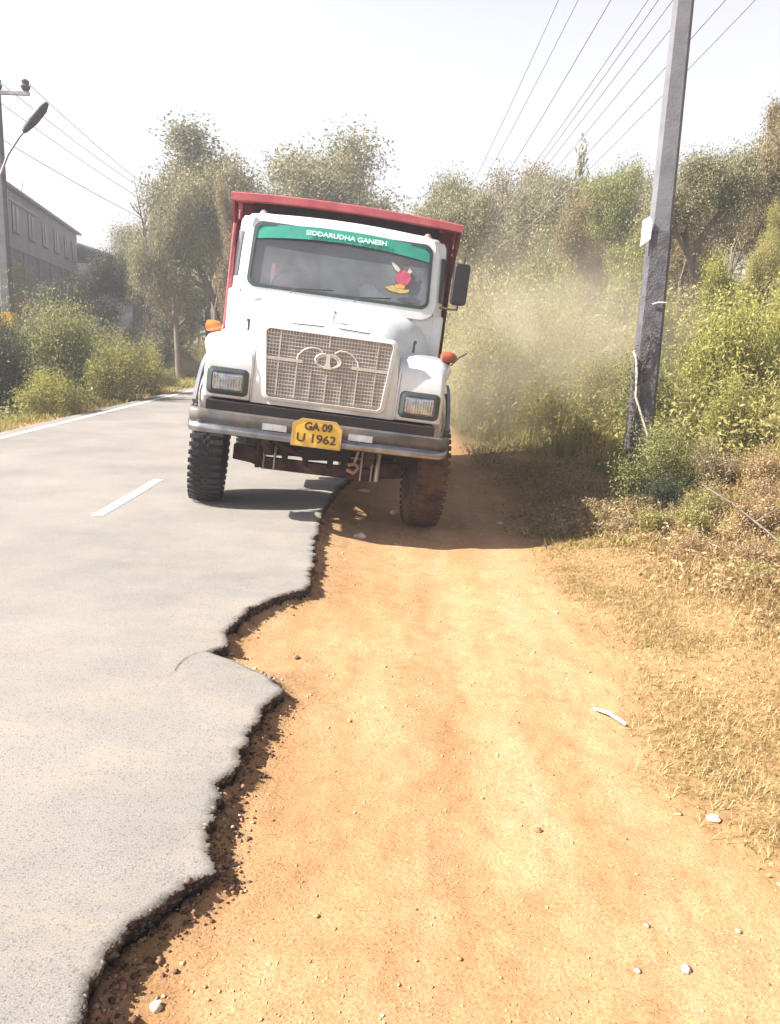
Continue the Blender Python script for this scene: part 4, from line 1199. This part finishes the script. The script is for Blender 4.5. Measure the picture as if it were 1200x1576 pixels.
scatter_leaves('dry_scrub', 30000, (1.7, 4.2), (3.8, 8.6), lambda x, y, g: g.uniform(0, .16, len(x)) * np.clip(fbm(x * 2.2, y * 2.2, 27) * 3 + .8, .08, 1.7) * sm(1.8, 3.0, x + .12 * y), lambda x, y, g: g.random(len(x)) < sm(2.35, 3.2, x + .10 * y + .6 * fbm(x * 2, y * 2, 28)), .030, L_DRY, 'low tangle of brown leaves and stalks at the foot of the right bank', 'dry scrub', 60)
blades('straw', 16000, (1.7, 4.2), (3.6, 9), lambda x, y, g: g.random(len(x)) < sm(2.3, 3.2, x + .10 * y + .6 * fbm(x * 2, y * 2, 28)), .15, m_dry, 'pale straw stalks standing in the dry scrub at the right', 61, .0015, 1.0)
blades('verge_grass', 16000, (1.2, 4.5), (6.8, 14), lambda x, y, g: g.random(len(x)) < .8 * sm(-1.3, .2, x - bank_x(y)), .07, m_mix, 'taller green and straw grass at the foot of the right bank', 52, .004, .8)
blades('verge_grass', 26000, (-9, -5.65), (9, 34), lambda x, y, g: g.random(len(x)) < sm(5.6, 6.3, -x + .4 * fbm(x, y, 9)), .11, m_mix, 'straw-green grass along the left verge', 53, .004, .8)
blades('tall_grass', 20000, (1.2, 9), (10.5, 26), lambda x, y, g: (x > bank_x(y) + .1) & (x < y * .75), .34, m_mix, 'tall dusty grass growing through the scrub on the right bank', 54, .006, .5)
scatter_leaves('leaf_litter', 9000, (.9, 4.0), (1.5, 9), lambda x, y, g: g.uniform(.002, .012, len(x)), lambda x, y, g: g.random(len(x)) < litter_w(x, y) * .9, .013, L_DRY, 'dry fallen leaves scattered over the brown verge', 'leaf litter', 55, 2.5, .5)
scatter_leaves('undergrowth', 150000, (1.2, 16), (8.6, 36), lambda x, y, g: g.uniform(.02, 1, len(x)) ** 1.3 * (.55 + .7 * np.clip(fbm(x * .7, y * .7, 6) + .4, 0, 1)), lambda x, y, g: (x > bank_x(y) + .15) & (x < y * .8) & (g.random(len(x)) < .95), .046, L_YEL, 'low tangled yellow-green undergrowth covering the right bank', 'undergrowth', 56)
scatter_leaves('undergrowth', 50000, (-26, -6.2), (13, 60), lambda x, y, g: g.uniform(.02, .8, len(x)) * np.clip(fbm(x * .4, y * .4, 16) * 2.4 + .3, .05, 1), lambda x, y, g: (fbm(x * .4, y * .4, 16) > -.16) & (-x > 6.4 + .22 * np.clip(y - 20, 0, 20) * (y < 48)), .06, L_OLIVE, 'low green undergrowth behind the left verge', 'undergrowth', 57)
# far woodland that closes the view
def woodland(name, x0, x1, y, h, N, mat, label, seed, dep=14):
    g = np.random.default_rng(seed)
    x = g.uniform(x0, x1, N); yy = y + g.uniform(0, dep, N)
    top = h * (.75 + .9 * np.clip(fbm(x * .22, yy * .12, seed) + .35, 0, 1))
    z = g.uniform(0, 1, N) ** .7 * top + g.normal(size=N) * .2
    v, f = leaves(np.stack([x, yy, np.maximum(z, 0)], 1), g.uniform(.5, 1.5, N) * .34, g)
    return tag(np_mesh(name, v, f, mat), label, 'woodland', kind='stuff')
woodland('woodland', -70, -2.5, 66, 3.2, 30000, L_GREY, 'hazy far woodland closing the view on the left', 81)
woodland('woodland', 2.0, 70, 44, 7.0, 42000, L_GREY, 'grey far woodland behind the right-hand trees', 82)
woodland('woodland', -8, 8, 105, 4.5, 8000, L_GREY, 'distant trees where the road vanishes', 83)

# stones -------------------------------------------------------------------------
def stones(name, pos, size, mat, seed, flat=.6):
    g = np.random.default_rng(seed); N = len(pos)
    base = np.array([(1, 0, 0), (-1, 0, 0), (0, 1, 0), (0, -1, 0), (0, 0, 1), (0, 0, -1), (.6, .6, .5), (-.6, .6, .45), (.6, -.6, .5), (-.6, -.6, .4)], float)
    tri = np.array([(4, 0, 6), (4, 6, 2), (0, 2, 6), (4, 2, 7), (4, 7, 1), (2, 1, 7), (4, 1, 9), (4, 9, 3), (1, 3, 9), (4, 3, 8), (4, 8, 0), (3, 0, 8), (5, 2, 0), (5, 1, 2), (5, 3, 1), (5, 0, 3)])
    v = base[None] * (1 + g.normal(size=(N, 10, 1)) * .18) * (g.uniform(.6, 1.3, (N, 1, 3))) * size[:, None, None]
    v[:, :, 2] *= flat
    a_ = g.uniform(0, 2 * PI, N); c_, s_ = np.cos(a_)[:, None], np.sin(a_)[:, None]
    x = v[:, :, 0] * c_ - v[:, :, 1] * s_; y = v[:, :, 0] * s_ + v[:, :, 1] * c_
    v = np.stack([x, y, v[:, :, 2]], 2) + pos[:, None, :]
    f = (tri[None] + (np.arange(N) * 10)[:, None, None]).reshape(-1, 3)
    return np_mesh(name, v.reshape(-1, 3), f, mat)
STONE = leafmat("gravel_stones", [(.22, .11, .05), (.42, .24, .12), (.60, .40, .22), (.72, .60, .46)], rough=.9, trans=0)
CHUNK = leafmat("tarmac_crumbs", [(.03, .02, .016), (.13, .07, .045), (.30, .17, .10), (.58, .50, .44)], rough=.9, trans=0)
g = np.random.default_rng(91); N = 15000
y = 1.3 + 7.5 * g.random(N) ** 1.6; x = g.uniform(-.75, 2.3, N)
k = (x > edge_x(y) + .01) & (g.random(N) < .25 + .75 * sm(-.1, .15, fbm(x * 2.5, y * 2.5, 61))); x, y = x[k], y[k]
s_ = np.exp(g.normal(size=len(x)) * .5) * .0027
pos = np.stack([x, y, ground_h(x, y) + s_ * .15], 1)
tag(stones('gravel', pos, s_, STONE, 92), 'fine loose gravel scattered over the orange dirt shoulder', 'gravel', kind='stuff')
N = 4200; y = g.uniform(1.4, 7.2, N); x = edge_x(y) + np.abs(g.normal(size=N)) * .05 + .008
wgt = .15 + .85 * (np.exp(-((y - 2.35) / .33) ** 2) + np.exp(-((y - 1.75) / .3) ** 2) + .6 * np.exp(-((y - 3.0) / .25) ** 2)); k = g.random(N) < wgt; x, y = x[k], y[k]
s_ = np.exp(g.normal(size=len(x)) * .5) * .0048
pos = np.stack([x, y, ground_h(x, y) + s_ * .25], 1)
tag(stones('tarmac_rubble', pos, s_, CHUNK, 93), 'crumbled tarmac fragments lying along the broken road edge', 'rubble', kind='stuff')
N = 9000; y = g.uniform(1.3, 8.0, N) ** 1.0; zf = -g.uniform(.004, .11, N); x = edge_x(y) - .012 - .03 * np.clip(-zf / .09, 0, 1) + .012
s_ = np.exp(g.normal(size=N) * .35) * .0062
FACE = leafmat("aggregate", [(.02, .016, .014), (.07, .05, .038), (.14, .10, .075), (.26, .21, .17)], rough=.9, trans=0)
tag(stones('broken_aggregate', np.stack([x, y, zf], 1), s_, FACE, 94, .8), 'dark stones exposed in the broken face of the tarmac', 'aggregate', kind='stuff')
def rock(x, y, s, mat, label, flat=.6, seed=1, name='stone'):
    mb_ = MB(); rnd = random.Random(seed); rings = []
    for i in range(7):
        ph = PI * i / 6; rings.append([])
        for j in range(10):
            th = 2 * PI * j / 10; d = Vector((math.sin(ph) * math.cos(th), math.sin(ph) * math.sin(th), math.cos(ph)))
            r_ = 1 + .45 * noise.noise(d * 1.6 + Vector((seed * 3.1, 0, 0)))
            rings[-1].append((d.x * r_ * s * 1.2, d.y * r_ * s, d.z * r_ * s * flat))
    mb_.loft(rings)
    o = mb_.build(name, mat, None, smooth=50)
    o.location = (x, y, float(ground_h(x, y)) + s * flat * .45); o.rotation_euler = (0, 0, seed)
    return tag(o, label, 'stone', 'loose stones on the dirt')
ST_P = surf("stone_pale", (.62, .54, .44), (.45, .37, .28), .9, scale=20, bump=.5)
ST_B = surf("stone_brown", (.26, .15, .08), (.17, .09, .05), .9, scale=20, bump=.5)
rock(-.535, 1.72, .016, ST_P, 'pale pinkish stone beside the road edge near the bottom of the picture', seed=2)
rock(1.20, 2.62, .022, ST_P, 'white stone on the dry brown patch at the right', seed=3)
rock(.86, 1.92, .014, ST_P, 'small whitish stone at the lower right', seed=4)
rock(-.46, 3.98, .018, ST_B, 'small brown stone just right of the notch in the tarmac', seed=5)
rock(.56, 2.54, .012, ST_B, 'small brown stone in the middle of the dirt track', seed=6)
rock(-.25, 6.9, .045, ST_P, 'rounded stone under the truck beside the axle', seed=7)
rock(.05, 8.1, .05, ST_P, 'larger pale stone lying under the truck', seed=8)
rock(-.30, 8.9, .06, ST_P, 'long pale stone farthest under the truck', seed=9, flat=.4)
rock(1.10, 7.9, .030, ST_P, 'tiny pale stone in the truck shadow right of the wheel', seed=10)
# pale stick
sk = MB(); sk.tube([(.98, 3.50, 0), (1.03, 3.43, .012), (1.085, 3.34, .004)], [.006, .008, .007], 7)
o = sk.build('stick', surf("stick_pale", (.80, .78, .68), (.7, .66, .55), .8), None)
o.location = (0, 0, float(ground_h(1.03, 3.42)) + .012); tag(o, 'short pale stick lying where the dirt meets the dry grass', 'stick')
fb = MB(); fb.tube([(2.75, 7.1, .40), (2.86, 6.7, .32), (2.95, 6.2, .20), (2.98, 5.7, .10), (3.1, 5.3, .05)], [.005, .007, .008, .009, .008], 7)
fb.tube([(2.92, 6.35, .24), (3.05, 6.3, .36), (3.2, 6.35, .42)], [.008, .006, .004], 5); fb.tube([(2.86, 6.7, .32), (2.7, 6.6, .35)], [.006, .003], 5)
tag(fb.build('fallen_branch', BARK, None), 'grey fallen branch slanting down at the right edge', 'branch')

# ---------------------------------------------------------------- concrete pole with wires
CONC = surf("pole_concrete", (.16, .16, .18), (.12, .12, .135), .9, scale=5, bump=.2, bscale=50, dirt=(.2, .19, .19), dirt_amt=.4)
CONC_D = surf("pole_tarred", (.105, .10, .115), (.055, .052, .062), .85, scale=9, bump=.6, dirt=(.20, .17, .16), dirt_amt=.55)
PX, PY = 2.72, 9.0
POLE = empty('utility_pole', (PX, PY, .0), R(-8), 'thick tapering concrete pole with white plate and dark tarred lower half', 'utility pole')
def poly_shaft(z0, z1, w0, w1, d0, d1):
    def sec(w, d, z): 
        c_ = .03
        return [(-w, -d + c_, z), (-w + c_, -d, z), (w - c_, -d, z), (w, -d + c_, z), (w, d - c_, z), (w - c_, d, z), (-w + c_, d, z), (-w, d - c_, z)]
    return MB().loft([sec(w0, d0, z0), sec(w1, d1, z1)])
poly_shaft(2.76, 8.4, .110, .070, .09, .065).build('upper_shaft', CONC, POLE, smooth=0)
poly_shaft(-.6, 2.765, .148, .117, .12, .10).build('lower_shaft', CONC_D, POLE, smooth=0)
pt = MB(); pt.prism([(-.20, 2.60), (-.105, 2.68), (-.105, 2.86), (-.14, 2.90), (-.20, 2.86)], -.125, -.11)
pt.build('plate', surf("white_plate", (.85, .85, .85), (.8, .8, .8), .6), POLE)
rp = MB(); pts = [(-.13, -.14, 1.45), (-.11, -.15, 1.30), (-.10, -.17, 1.05), (-.02, -.18, .85), (.07, -.20, .62), (.16, -.24, .52), (.20, -.28, .40)]
rp.tube(pts, .013, 6); rp.tube([(-.13, -.14, 1.45), (-.145, 0, 1.52), (-.10, .13, 1.55)], .010, 6)
rp.build('rope', surf("rope_pale", (.55, .50, .44), (.4, .35, .3), .9), POLE)
MB().tube([(-.02, -.125, 2.02), (.04, -.13, 2.04), (.12, -.12, 2.04)], .008, 6).build('wire_tie', surf("wire_white", (.7, .68, .66)), POLE)
vi = MB(); rnd = random.Random(4); P_ = []
for s_ in range(5):
    z = .1; x = rnd.uniform(-.13, -.02); pp = []
    while z < rnd.uniform(1.3, 2.1): pp.append((x, -.135 + rnd.uniform(-.01, .01), z)); z += .12; x = max(-.15, x + rnd.uniform(-.03, .03))
    vi.tube(pp, .006, 4); P_ += pp
cn = np.repeat(np.array(P_), 9, 0) + np.random.default_rng(3).normal(size=(len(P_) * 9, 3)) * .035
v, f = leaves(cn, np.full(len(cn), .035), np.random.default_rng(6))
IVY = empty('climbing_vine', (PX, PY, 0), R(-8), 'thin leafy vine climbing the left side of the concrete pole', 'vine')
vi.build('stems', BARK, IVY); np_mesh('foliage', v, f, L_DARK, IVY)
GAL = surf("galvanised_steel", (.35, .35, .36), (.25, .25, .26), .5, .6)
PORC = surf("porcelain", (.30, .16, .12), (.2, .1, .08), .3)
WIREM = surf("wire_grey", (.45, .44, .48), (.38, .37, .41), .6, .3)
ws_ = []
ratios = [(.42, -.17), (.475, .18), (.575, -.22), (.68, .20), (.71, .26), (.75, .46), (.81, .62), (.90, .82), (.985, 1.02)]
levels = {}
for r_, dx in ratios:
    x = PX + dx * 1.0; z = 1.55 + x / r_
    ws_.append((x, z))
for x, z in ws_:
    ARM = MB().box(((PX + x) / 2 - PX, -.10, z - .10), (abs(x - PX) + .16, .05, .05)).build('crossarm', GAL, POLE)
    MB().lathe([(0, .03), (.02, .045), (.04, .03), (.06, .04), (.09, .02)], (x - PX, -.10, z - .085), 'z', 10).build('insulator', PORC, ARM)
# second pole of the line, farther on
P2 = (4.1, 44.0)
pole2 = empty('utility_pole', (P2[0], P2[1], 0), 0, 'distant concrete pole hidden among the right-hand treetops where the wires end', 'utility pole')
poly_shaft(-.5, 8.2, .15, .10, .12, .08).build('shaft', CONC, pole2, smooth=0)
for z in (7.0, 7.6): MB().box((0, -.1, z), (1.6, .06, .06)).build('crossarm', GAL, pole2)
for k, (x, z) in enumerate(ws_):
    x1, z1 = P2[0] + (x - PX) * .8 - .9 + .35 , 7.0 + (z - 5.5) * .22
    x1 = x; z1 = z - .1
    pts = []
    for i in range(25):
        t = i / 24; y_ = PY - .10 + (P2[1] - PY) * t
        pts.append((x + (x1 - x) * t, y_, z + (z1 - z) * t - 4 * .35 * t * (1 - t)))
    o = MB().tube(pts, .0075, 5).build('overhead_wire', WIREM, None)
    nm = ['leftmost', 'second', 'third', 'fourth', 'fifth', 'sixth', 'seventh', 'eighth', 'rightmost'][k]
    tag(o, f'{nm} of the nine grey overhead wires running away from the concrete pole' if k not in (0, 8) else f'{nm} overhead wire on the concrete pole line', 'wire', 'overhead wires on the right')

# ---------------------------------------------------------------- left pole, lamp and wires
LX, LY = -8.52, 18.2
LPO = empty('power_pole', (LX, LY, -.1), 0, 'slim concrete pole with yellow band and insulators beside the left verge', 'power pole')
poly_shaft(-.3, 7.0, .13, .085, .10, .08).build('shaft', CONC, LPO, smooth=0)
MB().box((0, 0, 1.72), (.285, .225, .36)).build('painted_band', surf("band_yellow", (.75, .40, .04), (.62, .32, .04), .7), LPO)
MB().box((0, 0, 1.10), (.283, .223, .5)).build('painted_band', surf("band_white", (.6, .58, .55), (.45, .43, .4), .7), LPO)
MB().box((.10, -.11, 6.30), (1.3, .07, .07)).build('crossarm', GAL, LPO)
for x in (-.5, .10, .68):
    MB().lathe([(0, .03), (.03, .07), (.10, .10), (.13, .06), (.20, .08), (.24, .03)], (x, -.11, 6.335), 'z', 12).build('insulator', surf("insulator_dark", (.08, .07, .08)), LPO)
lam = empty('street_lamp', (LX, LY, 4.6), 0, 'street lamp head on a slanting arm fixed to the left pole', 'street lamp')
MB().tube([(.05, -.10, 0), (.25, -.13, .40), (.52, -.16, .75), (.72, -.18, .95)], .026, 8).build('arm', GAL, lam)
lh = MB(); A_, B_ = Vector((.62, -.17, .85)), Vector((1.15, -.2, 1.42)); dd = (B_ - A_)
lh.tube([A_, A_ + dd * .12, A_ + dd * .4, A_ + dd * .8, B_], [.045, .07, .105, .10, .04], 12)
lh.build('lamp_head', surf("lamp_grey", (.035, .035, .05), (.03, .03, .04), .5), lam)
for k, (dx, dz, nm) in enumerate([(.10, 6.43, 'highest'), (.68, 6.43, 'second highest'), (-.5, 6.43, 'third highest'), (.13, 5.3, 'lowest')]):
    pts = []
    x0, z0 = LX + dx, dz
    x1, y1, z1 = -9.9 + k * .45, 46, 7.2 - k * .45
    for i in range(21):
        t = i / 20; pts.append((x0 + (x1 - x0) * t, LY + (y1 - LY) * t, z0 + (z1 - z0) * t - 4 * .45 * t * (1 - t)))
    tag(MB().tube(pts, .009, 5).build('overhead_wire', WIREM, None), f'{nm} of the four faint overhead wires leaving the left pole', 'wire', 'overhead wires on the left')
lp2 = empty('power_pole', (-9.2, 46, 0), 0, 'distant pole of the left wire line hidden behind the trees', 'power pole')
poly_shaft(-.3, 7.3, .12, .09, .1, .08).build('shaft', CONC, lp2, smooth=0)
MB().box((0, -.1, 6.9), (1.5, .07, .07)).build('crossarm', GAL, lp2)

# ---------------------------------------------------------------- building on the left
BWALL = surf("building_render", (.29, .27, .31), (.23, .215, .25), .9, scale=1.2, dirt=(.16, .14, .15), dirt_amt=.5)  # wall colour lightened and blued to carry haze
BLOW = surf("building_base_dark", (.15, .145, .19), (.115, .11, .15), .9, scale=1.2)
ROOFM = surf("roof_sheet", (.22, .20, .21), (.17, .15, .16), .8, scale=2)
WINM = surf("window_dark", (.05, .05, .07), (.035, .035, .05), .3)
BLD = empty('building', (-16.3, 34, 0), R(12), 'long grey-purple building with sloping roof behind the left-hand scrub', 'building')
# local: facade on +x side, runs along +y
hN, hF = 6.9, 6.9
MB().box((-4, 8, 6.0), (8, 24, 2.4)).build('wall', BWALL, BLD)
MB().box((-4, 8, 2.2), (7.9, 23.9, 5.2)).build('base_wall', BLOW, BLD)
rf = MB(); rf.prism([(.25, 7.2), (-4, 7.8), (-8.45, 7.2), (-8.45, 7.32), (-4, 7.95), (.25, 7.32)], -4.4, 20.4); rf.build('roof', ROOFM, BLD, smooth=0)
for y in (-2.5, 0.6, 3.7, 6.8, 9.9, 13.0, 16.1, 18.6):
    wdw = MB().box((.02, y, 6.1), (.06, 1.1, 1.1)).build('window', WINM, BLD)
    MB().box((.06, y, 5.5), (.16, 1.3, .08)).box((.05, y, 6.1), (.05, .06, 1.15)).build('frame', BWALL, wdw)
    MB().box((.02, y + 1.5, 2.4), (.08, .16, 4.7)).build('pillar', BWALL, BLD)
MB().tube([(.12, 1.9, .0), (.12, 1.9, 7.1)], .05, 8).tube([(.12, 1.9, 6.75), (.12, 8, 6.75)], .04, 8).build('drain_pipe', surf("pipe_pale", (.55, .48, .5), (.45, .4, .42), .7), BLD)
B2 = empty('building', (-19.3, 62, 0), R(7), 'lower grey building beyond the long one, half hidden by trees', 'building')
MB().box((-4, 7, 2.8), (8, 14, 6.6)).build('wall', BWALL, B2)
MB().prism([(.4, 6.1), (-4, 7.3), (-8.4, 6.1), (-8.4, 6.2), (-4, 7.45), (.4, 6.2)], -.4, 14.4).build('roof', ROOFM, B2, smooth=0)
for y in (2, 5, 8, 11): MB().box((.02, y, 4), (.06, 1.1, 1.3)).build('window', WINM, B2)

# ---------------------------------------------------------------- dust and haze
m, n, l, b = nmat("dust_volume")
n.remove(b)
pv = n.new('ShaderNodeVolumePrincipled')
pv.inputs['Color'].default_value = (.98, .85, .60, 1); pv.inputs['Anisotropy'].default_value = .2
tc = n.new('ShaderNodeTexCoord')
ln_ = n.new('ShaderNodeVectorMath'); ln_.operation = 'LENGTH'; l.new(tc.outputs['Object'], ln_.inputs[0])
mr = n.new('ShaderNodeMapRange'); mr.interpolation_type = 'SMOOTHSTEP'
mr.inputs[1].default_value = .15; mr.inputs[2].default_value = .95; mr.inputs[3].default_value = 1; mr.inputs[4].default_value = 0
l.new(ln_.outputs['Value'], mr.inputs[0])
dn = noise_node(2.2, 4, .6)
rr = n.new('ShaderNodeMapRange'); rr.inputs[1].default_value = .28; rr.inputs[2].default_value = .62; l.new(dn.outputs['Fac'], rr.inputs[0])
mu = n.new('ShaderNodeMath'); mu.operation = 'MULTIPLY'; l.new(mr.outputs[0], mu.inputs[0]); l.new(rr.outputs[0], mu.inputs[1])
mu2 = n.new('ShaderNodeMath'); mu2.operation = 'MULTIPLY'; l.new(mu.outputs[0], mu2.inputs[0]); mu2.inputs[1].default_value = .42
l.new(mu2.outputs[0], pv.inputs['Density'])
l.new(pv.outputs[0], n['Material Output'].inputs['Volume'])
DUST = m
def dust(loc, sc, label, rz=0):
    bm = bmesh.new(); bmesh.ops.create_icosphere(bm, subdivisions=3, radius=1)
    me = bpy.data.meshes.new('dust_cloud'); bm.to_mesh(me); bm.free(); me.materials.append(DUST)
    o = bpy.data.objects.new('dust_cloud', me); COL.objects.link(o); o.location = loc; o.scale = sc; o.rotation_euler = (0, 0, rz)
    return tag(o, label, 'dust', kind='stuff')
dust((1.3, 11.6, .35), (1.3, 2.4, .85), 'thin dust hanging low behind the right front wheel')
dust((2.5, 14.4, 1.2), (3.4, 4.8, 2.6), 'pale yellow dust thrown up behind the right side of the truck')
hm, n, l, b = nmat("haze_volume"); n.remove(b)
pv = n.new('ShaderNodeVolumePrincipled'); pv.inputs['Color'].default_value = (.93, .93, .97, 1); pv.inputs['Density'].default_value = .0030; pv.inputs['Anisotropy'].default_value = .1
l.new(pv.outputs[0], n['Material Output'].inputs['Volume'])
hz = MB().box((0, 50, 6.4), (180, 170, 19.2)).build('haze', hm, None, smooth=0)
tag(hz, 'thin pale haze over the whole roadside', 'haze', kind='stuff')
S.cycles.volume_step_rate = 2.0
S.cycles.volume_max_steps = 128
S.cycles.max_bounces = 8
S.cycles.transparent_max_bounces = 12
